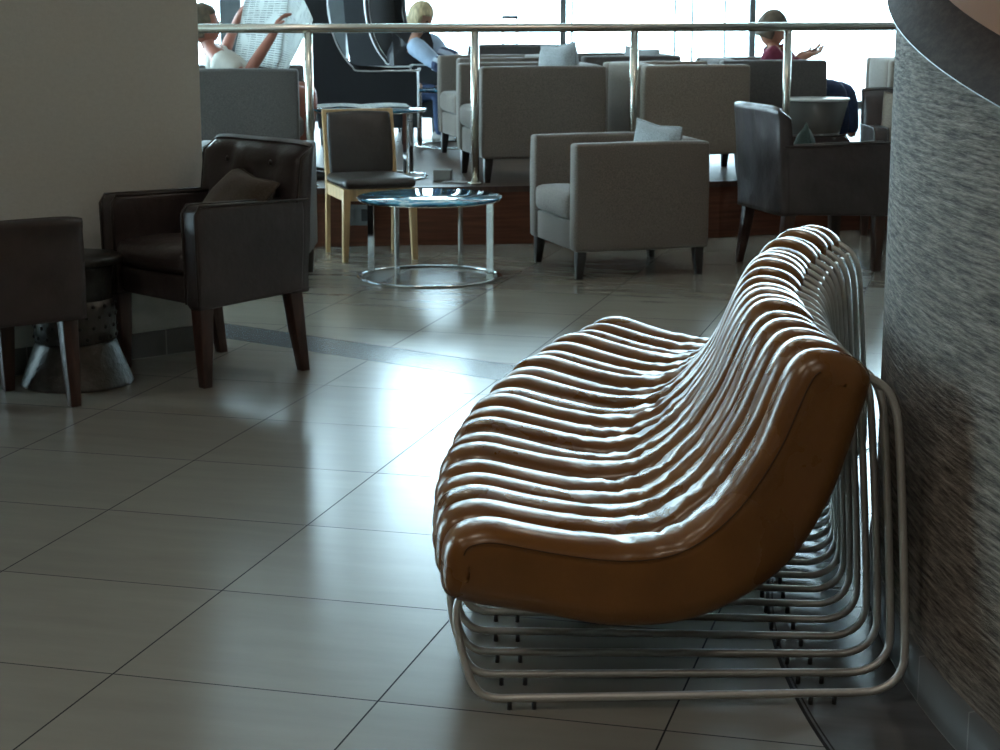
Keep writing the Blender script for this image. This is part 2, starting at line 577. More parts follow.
def taper_leg(x0, y0, x1, y1, z0, z1, w0, w1, r=0.004):
    """square leg from (x1,y1,z1) at the top to (x0,y0,z0) at the foot"""
    bm = bmesh.new()
    t = [bm.verts.new((x1 + sx * w1, y1 + sy * w1, z1)) for sx, sy in ((-1, -1), (1, -1), (1, 1), (-1, 1))]
    m_ = [bm.verts.new(((x0 * .45 + x1 * .55) + sx * (w0 * .4 + w1 * .6), (y0 * .45 + y1 * .55) + sy * (w0 * .4 + w1 * .6), (z0 + z1) / 2)) for sx, sy in ((-1, -1), (1, -1), (1, 1), (-1, 1))]
    f = [bm.verts.new((x0 + sx * w0, y0 + sy * w0, z0)) for sx, sy in ((-1, -1), (1, -1), (1, 1), (-1, 1))]
    for a, b in ((t, m_), (m_, f)):
        for k in range(4):
            bm.faces.new((a[k], a[(k + 1) % 4], b[(k + 1) % 4], b[k]))
    bm.faces.new(t)
    bm.faces.new(f[::-1])
    bmesh.ops.bevel(bm, geom=bm.edges[:], offset=r, segments=2, profile=0.5, affect='EDGES')
    return bm


def smooth_path(pts, n=8):
    """Catmull-Rom through pts"""
    P = [Vector(p) for p in pts]
    P = [P[0] * 2 - P[1]] + P + [P[-1] * 2 - P[-2]]
    out = []
    for i in range(1, len(P) - 2):
        for k in range(n):
            t = k / n
            a, b, c, d = P[i - 1:i + 3]
            out.append(0.5 * ((2 * b) + (c - a) * t + (2 * a - 5 * b + 4 * c - d) * t * t + (3 * b - a - 3 * c + d) * t ** 3))
    out.append(P[-2])
    return out


def grid_uv(name, rows, m, parent=None, uvs=None, smooth=True):
    """surface from rows of points, with a UV map in metres"""
    bm = bmesh.new()
    uvl = bm.loops.layers.uv.new('UVMap')
    V = [[bm.verts.new(p) for p in row] for row in rows]
    for i in range(len(V) - 1):
        for j in range(len(V[0]) - 1):
            f = bm.faces.new((V[i][j], V[i][j + 1], V[i + 1][j + 1], V[i + 1][j]))
            for l, (a, b) in zip(f.loops, ((i, j), (i, j + 1), (i + 1, j + 1), (i + 1, j))):
                l[uvl].uv = uvs[a][b]
    return obj(name, bm, m, parent, smooth)


# ------------------------------------------------------------------ the setting
ZP = 0.34                                              # raised lounge level

bm = bmesh.new()
vs = [bm.verts.new(p) for p in ((-9, -6, 0), (9, -6, 0), (9, 12.6, 0), (-9, 12.6, 0))]
bm.faces.new(vs)
structure(obj('floor', bm, M['floor'], smooth=False))

EDGE = [(-9, 9.9), (-3.0, 10.36), (-1.05, 10.57), (0, 10.67), (1.32, 10.97), (2.0, 11.26), (3.2, 11.62), (9, 12.4)]


def edge_y(x):
    for (a, b), (c, d) in zip(EDGE, EDGE[1:]):
        if a <= x <= c:
            return b + (d - b) * (x - a) / (c - a)
    return EDGE[-1][1]


# platform: floor sheet, riser face, nosing
bm = bmesh.new()
uvl = bm.loops.layers.uv.new('UVMap')
top = [bm.verts.new((x, y, ZP)) for x, y in EDGE]
back = [bm.verts.new((x, 18.3, ZP)) for x, y in EDGE]
for i in range(len(EDGE) - 1):
    f = bm.faces.new((top[i], top[i + 1], back[i + 1], back[i]))
    for l in f.loops:
        l[uvl].uv = (l.vert.co.x, l.vert.co.y)
structure(obj('floor_platform', bm, M['platform_floor'], smooth=False))

rows, uvs = [], []
for z in (0, ZP - 0.03):
    rows.append([(x, y + 0.015, z) for x, y in EDGE])
    uvs.append([(x, z) for x, y in EDGE])
structure(grid_uv('wall_riser', rows, M['riser'], uvs=uvs, smooth=False))
bm = bmesh.new()
for (a, b), (c, d) in zip(EDGE, EDGE[1:]):
    q = [bm.verts.new(p) for p in ((a, b - .008, ZP - .032), (c, d - .008, ZP - .032), (c, d - .008, ZP + .002), (a, b - .008, ZP + .002),
                                   (a, b + .06, ZP + .002), (c, d + .06, ZP + .002))]
    bm.faces.new(q[:4])
    bm.faces.new((q[3], q[2], q[5], q[4]))
    r2 = [bm.verts.new(p) for p in ((a, b + .02, ZP - .032), (c, d + .02, ZP - .032))]
    bm.faces.new((q[1], q[0], r2[0], r2[1]))
structure(obj('trim_1', bm, M['dark_wood'], smooth=False))

# left partition wall, linen wallpaper, grey skirting
WL = [(-6.2, 8.05), (-2.05, 6.74), (-1.205, 7.44)]


def wall_strip(name, pts, z0, z1, m, off=0.0, thick=0.15):
    P = [Vector((x, y, 0)) for x, y in pts]
    rows = [[], [], [], [], []]
    uvs = [[], [], [], [], []]
    s = 0
    for i, p in enumerate(P):
        d = ((P[min(i + 1, len(P) - 1)] - P[max(i - 1, 0)])).normalized()
        n = Vector((d.y, -d.x, 0))
        if i:
            s += (p - P[i - 1]).length
        f, bk = p + n * off, p - n * thick
        for k, (q, z, vv) in enumerate(((bk, z0, -.3), (f, z0, z0), (f, z1, z1), (bk, z1, z1 + .3), (bk, z0, z1 + .6))):
            rows[k].append((q.x, q.y, z))
            uvs[k].append((s, vv))
    o = grid_uv(name, rows, m, uvs=uvs, smooth=False)
    # close the free end
    me = o.data
    b2 = bmesh.new()
    b2.from_mesh(me)
    bmesh.ops.holes_fill(b2, edges=b2.edges[:], sides=8)
    bmesh.ops.recalc_face_normals(b2, faces=b2.faces[:])
    b2.to_mesh(me)
    b2.free()
    return structure(o)


wall_strip('wall_left', WL, 0.0, 3.9, M['linen'])
wall_strip('baseboard_left', [WL[0], WL[1], (WL[2][0] + .004, WL[2][1] + .004)], 0.0, 0.105, M['skirting'], off=0.012, thick=-0.001)

# the big curved wall on the right: grasscloth below, dark collar, terracotta drum above
PH0, PH1, NPH = 110.0, 262.0, 96
RW = 3.53


def rim(ph):
    return 1.39 - 0.0098 * (ph - 172.0)


def pol(ph, r, z):
    return (CX + r * math.cos(R(ph)), CY + r * math.sin(R(ph)), z)


PHS = [PH0 + (PH1 - PH0) * i / NPH for i in range(NPH + 1)]
rows = [[pol(p, RW, zf * rim(p)) for p in PHS] for zf in (0, .25, .5, .75, 1)]
uvs = [[(R(p) * RW, zf * rim(p)) for p in PHS] for zf in (0, .25, .5, .75, 1)]
structure(grid_uv('wall_right', rows, M['grasscloth'], uvs=uvs))
prof = [(RW - .02, 0.0), (RW + .022, 0.0), (RW + .024, 0.004), (RW - .060, 0.082), (RW - .10, 0.082)]
rows = [[pol(p, r, rim(p) + dz) for p in PHS] for r, dz in prof]
uvs = [[(R(p) * RW, k * .04) for p in PHS] for k in range(len(prof))]
structure(grid_uv('trim_2', rows, M['collar'], uvs=uvs))
bm = bmesh.new()
tube([pol(p, RW + .023, rim(p) + .002) for p in PHS], 0.0013, 6, bm)
structure(obj('trim_3', bm, M['silver_trim']))
rows = [[pol(p, RW - .061, (rim(p) + .08) * (1 - k) + 3.9 * k) for p in PHS] for k in (0, .5, 1)]
uvs = [[(R(p), k) for p in PHS] for k in (0, .5, 1)]
structure(grid_uv('wall_drum', rows, M['terracotta'], uvs=uvs))
rows = [[pol(p, r, z) for p in PHS] for r, z in ((RW + .012, 0), (RW + .012, .10), (RW, .102))]
uvs = [[(R(p) * RW, z) for p in PHS] for z in (0, .1, .102)]
structure(grid_uv('baseboard_right', rows, M['skirting'], uvs=uvs))

# outer shell of the lounge
def plane(name, pts, m):
    b = bmesh.new()
    b.faces.new([b.verts.new(p) for p in pts])
    return structure(obj(name, b, m, smooth=False))


CEIL, WY, WX = 3.9, 18.3, -8.6
plane('ceiling', [(-9, -6, CEIL), (9, -6, CEIL), (9, WY, CEIL), (-9, WY, CEIL)], M['ceiling'])
plane('wall_rear', [(-9, -6, 0), (9, -6, 0), (9, -6, CEIL), (-9, -6, CEIL)], M['wall_paint'])
plane('wall_east', [(8.9, -6, 0), (8.9, WY, 0), (8.9, WY, CEIL), (8.9, -6, CEIL)], M['wall_paint'])
plane('wall_west', [(WX, -6, 0), (WX, 7.0, 0), (WX, 7.0, CEIL), (WX, -6, CEIL)], M['wall_paint'])
plane('ground_apron', [(-90, WY + .4, -3.2), (90, WY + .4, -3.2), (90, 160, -3.2), (-90, 160, -3.2)], M['apron'])
plane('ground_apron_side', [(-90, -40, -3.2), (WX - .4, -40, -3.2), (WX - .4, WY + .4, -3.2), (-90, WY + .4, -3.2)], M['apron'])


def window(idx, a, b, z0, z1, axis='x', pos=WY, w=0.06):
    """one glazed bay of the curtain wall: frame and pane"""
    root = bpy.data.objects.new('window_%d' % idx, None)
    COL.objects.link(root)
    structure(root)
    bm = bmesh.new()

    def bx(p0, p1, q0, q1, d=0.05):
        if axis == 'x':
            rbox(p0, p1, pos - d, pos + d, q0, q1, 0, bm=bm)
        else:
            rbox(pos - d, pos + d, p0, p1, q0, q1, 0, bm=bm)
    h = w / 2
    bx(a - h, a + h, z0, z1)
    bx(a + h, b - h, z0, z0 + .07)
    bx(a + h, b - h, z1 - .07, z1)
    bx(b - h, b - h + .012, z0 + .07, z1 - .07, 0.02)
    structure(obj('window_frame', bm, M['mullion'], root, smooth=False))
    bm = bmesh.new()
    if axis == 'x':
        rbox(a + h, b - h, pos - .006, pos + .006, z0 + .07, z1 - .07, 0, bm=bm)
    else:
        rbox(pos - .006, pos + .006, a + h, b - h, z0 + .07, z1 - .07, 0, bm=bm)
    structure(obj('pane', bm, M['glass'], root, smooth=False))
    return root


mx_ = [at(752, 30, WY).x, at(563, 30, WY).x]
pitch = mx_[0] - mx_[1]
k = 1
x = mx_[1] - 4 * pitch
while x < 8.4:
    window(k, x, min(x + pitch, 8.8), ZP, CEIL)
    k += 1
    x += pitch
y = 7.0
while y < WY - 1:
    window(k, y, min(y + 2.26, WY - .05), ZP if y > 10 else 0.0, CEIL, 'y', WX)
    k += 1
    y += 2.26

# grey column and pulled pale blind by the glass, upper left
bx0, bx1 = at(326, 20, 17.6).x, at(347, 20, 17.6).x
structure(obj('column', rbox(bx0, bx1, 17.45, 17.75, ZP, CEIL, .01), M['column'], smooth=False))
bx0, bx1 = at(222, 20, 17.6).x, at(243, 20, 17.6).x
structure(obj('column', rbox(bx0, bx1, 17.45, 17.75, ZP, CEIL, .01), M['column'], smooth=False))
bx0, bx1 = at(349, 20, 18.1).x, at(372, 20, 18.1).x
bm = bmesh.new()
n = 14
for i in range(n):
    xa, xb = bx0 + (bx1 - bx0) * i / n, bx0 + (bx1 - bx0) * (i + 1) / n
    q = [bm.verts.new(p) for p in ((xa, 18.10 + .02 * (i % 2), ZP + .02), (xb, 18.10 + .02 * ((i + 1) % 2), ZP + .02), (xb, 18.10 + .02 * ((i + 1) % 2), CEIL - .1), (xa, 18.10 + .02 * (i % 2), CEIL - .1))]
    bm.faces.new(q)
tag(obj('window_blind', bm, M['blind'], smooth=False), 'pale hanging blind in folds against the glass behind the dark wing chairs', 'blind')

# thin vertical cables outside the glass
for i, px in enumerate((572, 675, 692.5, 725)):
    p = at(px, 20, 18.6)
    tag(obj('window_cable', tube([(p.x, 18.6, -3.2), (p.x, 18.6, CEIL + 2)], 0.013, 6), M['mullion']),
        ['thin upright cable outside the glass just right of the first thick mullion',
         'thin upright cable outside the glass, left one of the close pair',
         'thin upright cable outside the glass, right one of the close pair',
         'thin upright cable outside the glass nearest the man in maroon'][i], 'cable', 'cables outside the window wall')

# ------------------------------------------------------------------ the slatted bench
OUT = [(4.523, .334), (4.519, .365), (4.507, .389), (4.485, .407), (4.446, .417), (4.406, .416), (4.347, .404), (4.267, .388), (4.188, .377), (4.128, .376),
       (4.068, .387), (4.009, .422), (3.95, .484), (3.893, .578), (3.856, .668), (3.834, .716), (3.809, .744), (3.776, .755), (3.731, .749), (3.696, .731),
       (3.675, .702), (3.682, .66), (3.696, .61), (3.713, .549), (3.74, .468), (3.787, .375), (3.845, .303), (3.924, .249), (4.004, .217), (4.085, .203),
       (4.165, .202), (4.226, .209), (4.286, .221), (4.366, .237), (4.446, .252), (4.506, .268), (4.522, .293)]
WIRE = [(4.470, .275), (4.488, .235), (4.493, .20), (4.487, .15), (4.476, .105), (4.462, .062), (4.442, .036), (4.413, .026), (4.36, .025), (4.2, .025), (4.0, .025), (3.80, .025),
        (3.67, .025), (3.628, .029), (3.596, .046), (3.578, .075), (3.574, .12), (3.583, .287), (3.597, .476), (3.608, .59), (3.618, .632), (3.634, .662), (3.662, .684), (3.70, .700)]
DZ = [0, -.001, -.008, -.016, -.019, -.010, -.019, -.010, -.013, -.007, -.018, -.007, -.010, .001, -.007, -.002, .005, -.005, -.002, -.001]
BDZ = [0, .0, .0, .0, -.004, .003, -.002, -.006, -.012, -.010, -.003, .006, .004, -.002, -.006, .006, -.004, .008, 0, -.004]
ang = [182.6]
for i in range(19):
    ang.append(ang[-1] - (1.78 - .018 * i))


def resample(poly, n):
    P = [Vector((a, b, 0)) for a, b in poly]
    N = len(P)
    S = []
    for i in range(N):
        for k in range(8):
            t = k / 8
            a, b, c, d = P[i - 1], P[i], P[(i + 1) % N], P[(i + 2) % N]
            S.append(0.5 * ((2 * b) + (c - a) * t + (2 * a - 5 * b + 4 * c - d) * t * t + (3 * b - a - 3 * c + d) * t ** 3))
    L = [0]
    for i in range(len(S)):
        L.append(L[-1] + (S[(i + 1) % len(S)] - S[i]).length)
    out, j = [], 0
    for k in range(n):
        s = L[-1] * k / n
        while L[j + 1] < s:
            j += 1
        f = (s - L[j]) / (L[j + 1] - L[j])
        out.append(S[j].lerp(S[(j + 1) % len(S)], f))
    return out


bench = thing('slatted_bench', 'long curved bench of brown leather ribs on steel wire frames beside the curved wall', 'bench', (CX, CY, 0))
NP = 150
BASE = resample(OUT, NP)
NORM = []
for i in range(NP):
    t = (BASE[(i + 1) % NP] - BASE[i - 1]).normalized()
    NORM.append(Vector((t.y, -t.x, 0)))
cen = sum(BASE, Vector()) / NP
area = sum(BASE[i].x * BASE[(i + 1) % NP].y - BASE[(i + 1) % NP].x * BASE[i].y for i in range(NP))
if area < 0:
    NORM = [-n for n in NORM]
# smooth normals so the inset rim does not fold in tight corners
for _ in range(3):
    NORM = [(NORM[i - 1] + NORM[i] * 2 + NORM[(i + 1) % NP]).normalized() for i in range(NP)]
TS = [(-1.0, .056), (-1.0, .047), (-.985, .037), (-.94, .026), (-.84, .0145), (-.64, .0050), (-.33, 0), (.33, 0), (.64, .0050), (.84, .0145), (.94, .026), (.985, .037), (1.0, .047), (1.0, .056)]


# the two long edges of the outline, from the front tip to the top of the back
TIPA = max(range(NP), key=lambda k: BASE[k].x)
TIPB = max(range(NP), key=lambda k: -BASE[k].x * .6 + BASE[k].y)
d1 = [(TIPA + j) % NP for j in range((TIPB - TIPA) % NP + 1)]
d2 = [(TIPA - j) % NP for j in range((TIPA - TIPB) % NP + 1)]
UP, LOW = (d1, d2) if BASE[d1[len(d1) // 2]].y > BASE[d2[len(d2) // 2]].y else (d2, d1)


def bend_mask(p):
    d = (Vector((4.06, .40, 0)) - p).length
    top = 1 if p.y > .34 and p.x > 3.84 else 0
    return max(0, 1 - d / .24) * top


def cushion(i):
    roff, rback = .13 * (i / 19) ** .8, .145 * (i / 19) ** 1.25
    dz, bdz = DZ[i] - .014, BDZ[i] - .009
    dth = (1.78 - .018 * min(i, 18)) * .5 * 0.985
    bm = bmesh.new()
    rings = []
    a0 = R(ang[i])
    for t, ins in TS:
        ring = []
        for k in range(NP):
            p = BASE[k] - NORM[k] * ins
            wr = bend_mask(BASE[k])
            up = min(1, max(0, (p.y - .30) / .08))
            if abs(t) < .99 and wr > 0:
                q = Vector((k * .55 + t * 2.0, t * 2.2, i * 7.3))
                p = p + NORM[k] * noise.noise(q) * .011 * wr
            if abs(t) < .99:
                p = p + NORM[k] * noise.noise(Vector((k * .09, t * 1.3, i * 3.1))) * .0035
            back = min(1, max(0, (4.05 - p.x) / .25))
            z = p.y + dz * (1 - back) + bdz * back
            r = p.x + roff * (1 - back) + rback * back
            # keep the rib's width while the ribs fan out
            th = a0 + R(dth) * t
            ring.append(bm.verts.new((r * math.cos(th), r * math.sin(th), z)))
        rings.append(ring)
    for a, b in zip(rings, rings[1:]):
        for k in range(NP):
            bm.faces.new((a[k], a[(k + 1) % NP], b[(k + 1) % NP], b[k]))
    for ring in (rings[0], rings[-1]):
        up, lo = UP, LOW
        a_, b_ = 0, 0
        while a_ < len(up) - 1 or b_ < len(lo) - 1:
            if b_ >= len(lo) - 1 or (a_ < len(up) - 1 and (a_ + 1) / (len(up) - 1) <= (b_ + 1) / (len(lo) - 1)):
                tri = {up[a_], up[a_ + 1], lo[b_]}
                a_ += 1
            else:
                tri = {up[a_], lo[b_ + 1], lo[b_]}
                b_ += 1
            if len(tri) == 3:
                bm.faces.new([ring[q] for q in tri])
    return bm


def slat_pt(i, r, z, doff=0.0):
    th = R(ang[i] + doff)
    back = min(1, max(0, (4.05 - r) / .25))
    rr = r + .13 * (i / 19) ** .8 * (1 - back) + .145 * (i / 19) ** 1.25 * back
    return (rr * math.cos(th), rr * math.sin(th), z)


for i in range(20):
    c = obj('rib_cushion', cushion(i), M['bench_leather'], bench)
    if i == 0:
        c2 = bmesh.new()
        pts = [BASE[k] - NORM[k] * .042 for k in UP[3:-6]]
        dth = 1.78 * .5 * .985 * .999
        tube([slat_pt(0, q.x, q.y, dth) for q in pts], 0.0013, 6, c2)
        obj('seam', c2, M['seam'], c)
    w = smooth_path([(r, z, 0) for r, z in WIRE], 4)
    fr = obj('wire_frame', tube([slat_pt(i, p.x, p.y) for p in w], 0.0085, 8), M['steel'], bench)
    for r in (4.385, 4.335, 3.765, 3.715):
        g = bmesh.new()
        x_, y_, _ = slat_pt(i, r, 0)
        tube([(x_, y_, 0.0005), (x_, y_, .018)], .0052, 8, g)
        obj('glide', g, M['rubber'], fr)
    if i < 19:
        sp = bmesh.new()
        tube([slat_pt(i, 3.645, .664), slat_pt(i + 1, 3.645, .664)], .0035, 6, sp)
        tube([slat_pt(i, 3.645, .664, -.35), slat_pt(i, 3.645, .664, -.85)], .0075, 8, sp)
        obj('spacer', sp, M['steel'], fr)


# ------------------------------------------------------------------ upholstered armchairs
def pillow(name, label, size, m, loc, rot, group='loose cushions on the seats'):
    """square cushion with pinched corners and a welt"""
    n = 14
    bm = bmesh.new()
    sides = []
    for sgn in (1, -1):
        g = []
        for i in range(n + 1):
            row = []
            for j in range(n + 1):
                u, v = -1 + 2 * i / n, -1 + 2 * j / n
                th = ((1 - u * u) * (1 - v * v)) ** .42
                pin = 1 - .10 * (1 - abs(u * v)) * max(abs(u), abs(v)) ** 4
                p = Vector((u * pin * size / 2, v * pin * size / 2, sgn * th * size * .20 + .004 * sgn))
                p.z += noise.noise(Vector((u * 2, v * 2, sgn * 3 + size * 9))) * .012 * th
                row.append(bm.verts.new(p))
            g.append(row)
        sides.append(g)
        for i in range(n):
            for j in range(n):
                q = (g[i][j], g[i + 1][j], g[i + 1][j + 1], g[i][j + 1])
                bm.faces.new(q if sgn > 0 else q[::-1])
    bmesh.ops.remove_doubles(bm, verts=bm.verts[:], dist=.0005)
    o = thing(name, label, 'cushion', loc, 0, group)
    o.rotation_euler = rot
    A, B = sides
    rim_pts = [(i, 0) for i in range(n)] + [(n, j) for j in range(n)] + [(n - i, n) for i in range(n)] + [(0, n - j) for j in range(n)]

    def rp(i, j):
        u, v = -1 + 2 * i / n, -1 + 2 * j / n
        pin = 1 - .10 * (1 - abs(u * v)) * max(abs(u), abs(v)) ** 4
        return (u * pin * size / 2, v * pin * size / 2, 0)
    w = tube([rp(i, j) for i, j in rim_pts], .0065, 6, closed=True)
    obj('cushion_body', bm, m, o)
    obj('welt', w, m, o)
    return o


def club_chair(label, fab, loc, rz, D=.74, W=.72, H=.68, legm='black_wood', name='armchair', leg=.145, group='grey fabric armchairs'):
    """boxy fabric armchair: arms and back of one height; local +x is the front"""
    t = thing(name, label, 'armchair', loc, rz, group)
    hd, hw, at_ = D / 2, W / 2, .095
    for s in (1, -1):
        y0, y1 = sorted((s * hw, s * (hw - at_)))
        obj('arm', subdivided_box(-hd, hd, y0, y1, leg, H, .018, 5, puff=.004, lump=.002, seed=s), fab, t)
        # welt round the outer arm panel
        yy = s * (hw - .004)
        k = .014
        obj('welt', tube([(-hd + k, yy, leg + k), (hd - k, yy, leg + k), (hd - k, yy, H - k), (-hd + k, yy, H - k)], .0045, 6, closed=True), fab, t)
    obj('backrest', subdivided_box(-hd, -hd + .14, -hw + at_ + .002, hw - at_ - .002, leg, H, .02, 5, puff=.012, lump=.002, seed=3), fab, t)
    obj('base', subdivided_box(-hd + .14, hd - .012, -hw + at_ + .002, hw - at_ - .002, leg, leg + .15, .012, 3, puff=.003), fab, t)
    obj('seat_cushion', subdivided_box(-hd + .142, hd + .008, -hw + at_ + .006, hw - at_ - .006, leg + .155, leg + .29, .035, 6, puff=.014, lump=.003, seed=5), fab, t)
    for sx in (1, -1):
        for sy in (1, -1):
            x1, y1 = sx * (hd - .045), sy * (hw - .045)
            obj('leg', taper_leg(x1 + sx * .008, y1 + sy * .004, x1, y1, 0, leg, .017, .026), M[legm], t)
    return t


A1 = PI + R(17.5)     # faces left and a little towards the camera


def club_from_corner(px_x, Yc, x_near, rz, D, W):
    """centre of a chair whose near front corner stands at world (x_near, Yc)"""
    f = Vector((math.cos(rz), math.sin(rz)))
    l = Vector((-f.y, f.x))
    return f, l


def place_by_corner(corner, rz, sx, sy, D=.74, W=.72):
    f = Vector((math.cos(rz), math.sin(rz)))
    l = Vector((-f.y, f.x))
    c = Vector(corner) - f * (sx * D / 2) - l * (sy * W / 2)
    return (c.x, c.y)


# the grey armchair in the middle of the floor (near front corner = front, its own left side)
cx_, cy_ = place_by_corner((0.382, 9.272), A1, 1, 1, .74, .74)
club_chair('grey fabric armchair on the tiled floor below the platform, right of the round blue table', M['grey_fabric'], (cx_, cy_, 0), A1, .74, .74, .695)
# its cushion, leaning on the backrest
fx, fy = math.cos(A1), math.sin(A1)
pillow('throw_cushion', 'grey cushion standing in the grey armchair on the tiled floor', .36, M['pillow_grey'],
       (cx_ - fx * .175 - fy * .12, cy_ - fy * .175 + fx * .12, .595), (R(90), R(4), A1 + PI / 2 + R(18)))

# armchair mostly hidden behind the brown leather one
cx_, cy_ = place_by_corner((-0.905, 8.90), R(100), 1, -1)
club_chair('dark fabric armchair all but hidden behind the tufted brown leather armchair', M['charcoal_fabric'], (cx_ - .065, 9.27, 0), R(90), .70, .60, .69)

# --- on the platform
cx_, cy_ = place_by_corner((at(484, 120, 10.86).x, 10.84), A1 - R(4), 1, 1)
A2 = A1 - R(4)
club_chair('grey platform armchair behind the handrail, pale cushion rising above its side', M['grey_fabric'], (cx_, cy_, ZP), A2, .76)
fx, fy = math.cos(A2), math.sin(A2)
pillow('throw_cushion', 'pale grey cushion in the platform armchair left of centre, peaks above its side', .38, M['pillow_grey'],
       (cx_ - fx * .185, cy_ - fy * .185, ZP + .61), (R(90), R(-5), A2 + PI / 2 + R(18)))

A3 = R(18)
cx_, cy_ = place_by_corner((at(645, 120, 10.95).x, 11.02), A3, -1, -1, .70)
club_chair('taupe armchair turned right at the platform edge, directly behind the middle grey armchair', M['taupe_fabric'], (cx_, cy_, ZP), A3, .69)

cx_, cy_ = place_by_corner((at(459, 120, 12.35).x, 12.35), A2, 1, 1)
club_chair('light grey armchair half hidden behind the platform armchair, its lit front facing left', M['grey_fabric'], (cx_, cy_, ZP), A2, .74)

cx_, cy_ = place_by_corner((at(583, 100, 12.75).x, 12.75), A1, 1, 1)
club_chair('dark grey armchair behind the second handrail post from the right, pale cushion at its back', M['slate_fabric'], (cx_, cy_, ZP), A1, .72)
fx, fy = math.cos(A1), math.sin(A1)
pillow('throw_cushion', 'pale cushion in the dark armchair behind the second handrail post from the right', .36, M['pillow_grey'],
       (cx_ - fx * .20, cy_ - fy * .20, ZP + .545), (R(90), R(3), A1 + PI / 2 + R(20)))

A4 = R(8)
cx_, cy_ = place_by_corner((at(830, 90, 12.0).x, 12.0), A4, 1, -1)
CD = (cx_, cy_)
club_chair('dark grey armchair in which the man in maroon sits', M['slate_fabric'], (cx_, cy_, ZP), A4, .70)

cx_, cy_ = place_by_corner((at(892, 90, 11.9).x, 11.95), R(2), -1, -1)
club_chair('grey armchair at far right, cut off by the curved wall, above the leather one', M['taupe_fabric'], (cx_, cy_, ZP), R(2))

cx_, cy_ = place_by_corner((at(298, 100, 10.78).x, 10.80), R(3), 1, -1, .80)
CH = (cx_, cy_)
club_chair('dark grey armchair of the man reading a newspaper, at the left end of the platform', M['slate_fabric'], (cx_, cy_, ZP), R(3), .80, .74, .67, leg=.10)

# far sofa with a case behind it
xs0, xs1 = at(480, 50, 15.3).x, at(553, 50, 15.3).x
t = thing('sofa', 'dark low sofa back far off against the bright glass, with a case handle above', 'sofa', ((xs0 + xs1) / 2, 15.5, ZP))
hw = (xs1 - xs0) / 2 + .10
obj('backrest', subdivided_box(-hw, hw, -.22, -.06, .12, .69, .025, 6, puff=.01), M['slate_fabric'], t)
for s in (-1, 1):
    a, b = sorted((s * hw, s * (hw - .12)))
    obj('arm', subdivided_box(a, b, -.055, .55, .12, .60, .025, 4, puff=.006), M['slate_fabric'], t)
obj('seat_cushion', subdivided_box(-hw + .125, hw - .125, -.055, .56, .26, .42, .03, 5, puff=.012), M['slate_fabric'], t)
obj('base', rbox(-hw + .125, hw - .125, -.05, .54, .12, .255, .01), M['slate_fabric'], t)
for sx in (-1, 1):
    for yy in (-.14, .48):
        obj('leg', taper_leg(sx * (hw - .07), yy, sx * (hw - .07), yy, 0, .12, .02, .025), M['black_wood'], t)

p0, p1 = at(503, 18, 16.3), at(517, 18, 16.3)
t = thing('suitcase', 'dark trolley case behind the far sofa, only its raised pull handle showing', 'suitcase', ((p0.x + p1.x) / 2, 16.3, ZP))
hx = (p1.x - p0.x) / 2
obj('shell', subdivided_box(-.19, .19, -.12, .12, .05, .60, .035, 4, puff=.008), M['case'], t)
zt = p0.z - ZP
h = obj('pull_handle', tube([(-hx, 0, .58), (-hx, 0, zt)], .010, 6, bm=tube([(hx, 0, .58), (hx, 0, zt)], .010, 6)), M['steel'], t)
obj('grip', rbox(-hx - .012, hx + .012, -.014, .014, zt - .006, zt + .022, .006), M['case'], h)
for sx in (-1, 1):
    for sy in (-1, 1):
        bmw = tube([(sx * .14 - .012, sy * .08, .025), (sx * .14 + .012, sy * .08, .025)], .025, 12)
        obj('wheel', bmw, M['rubber'], t)


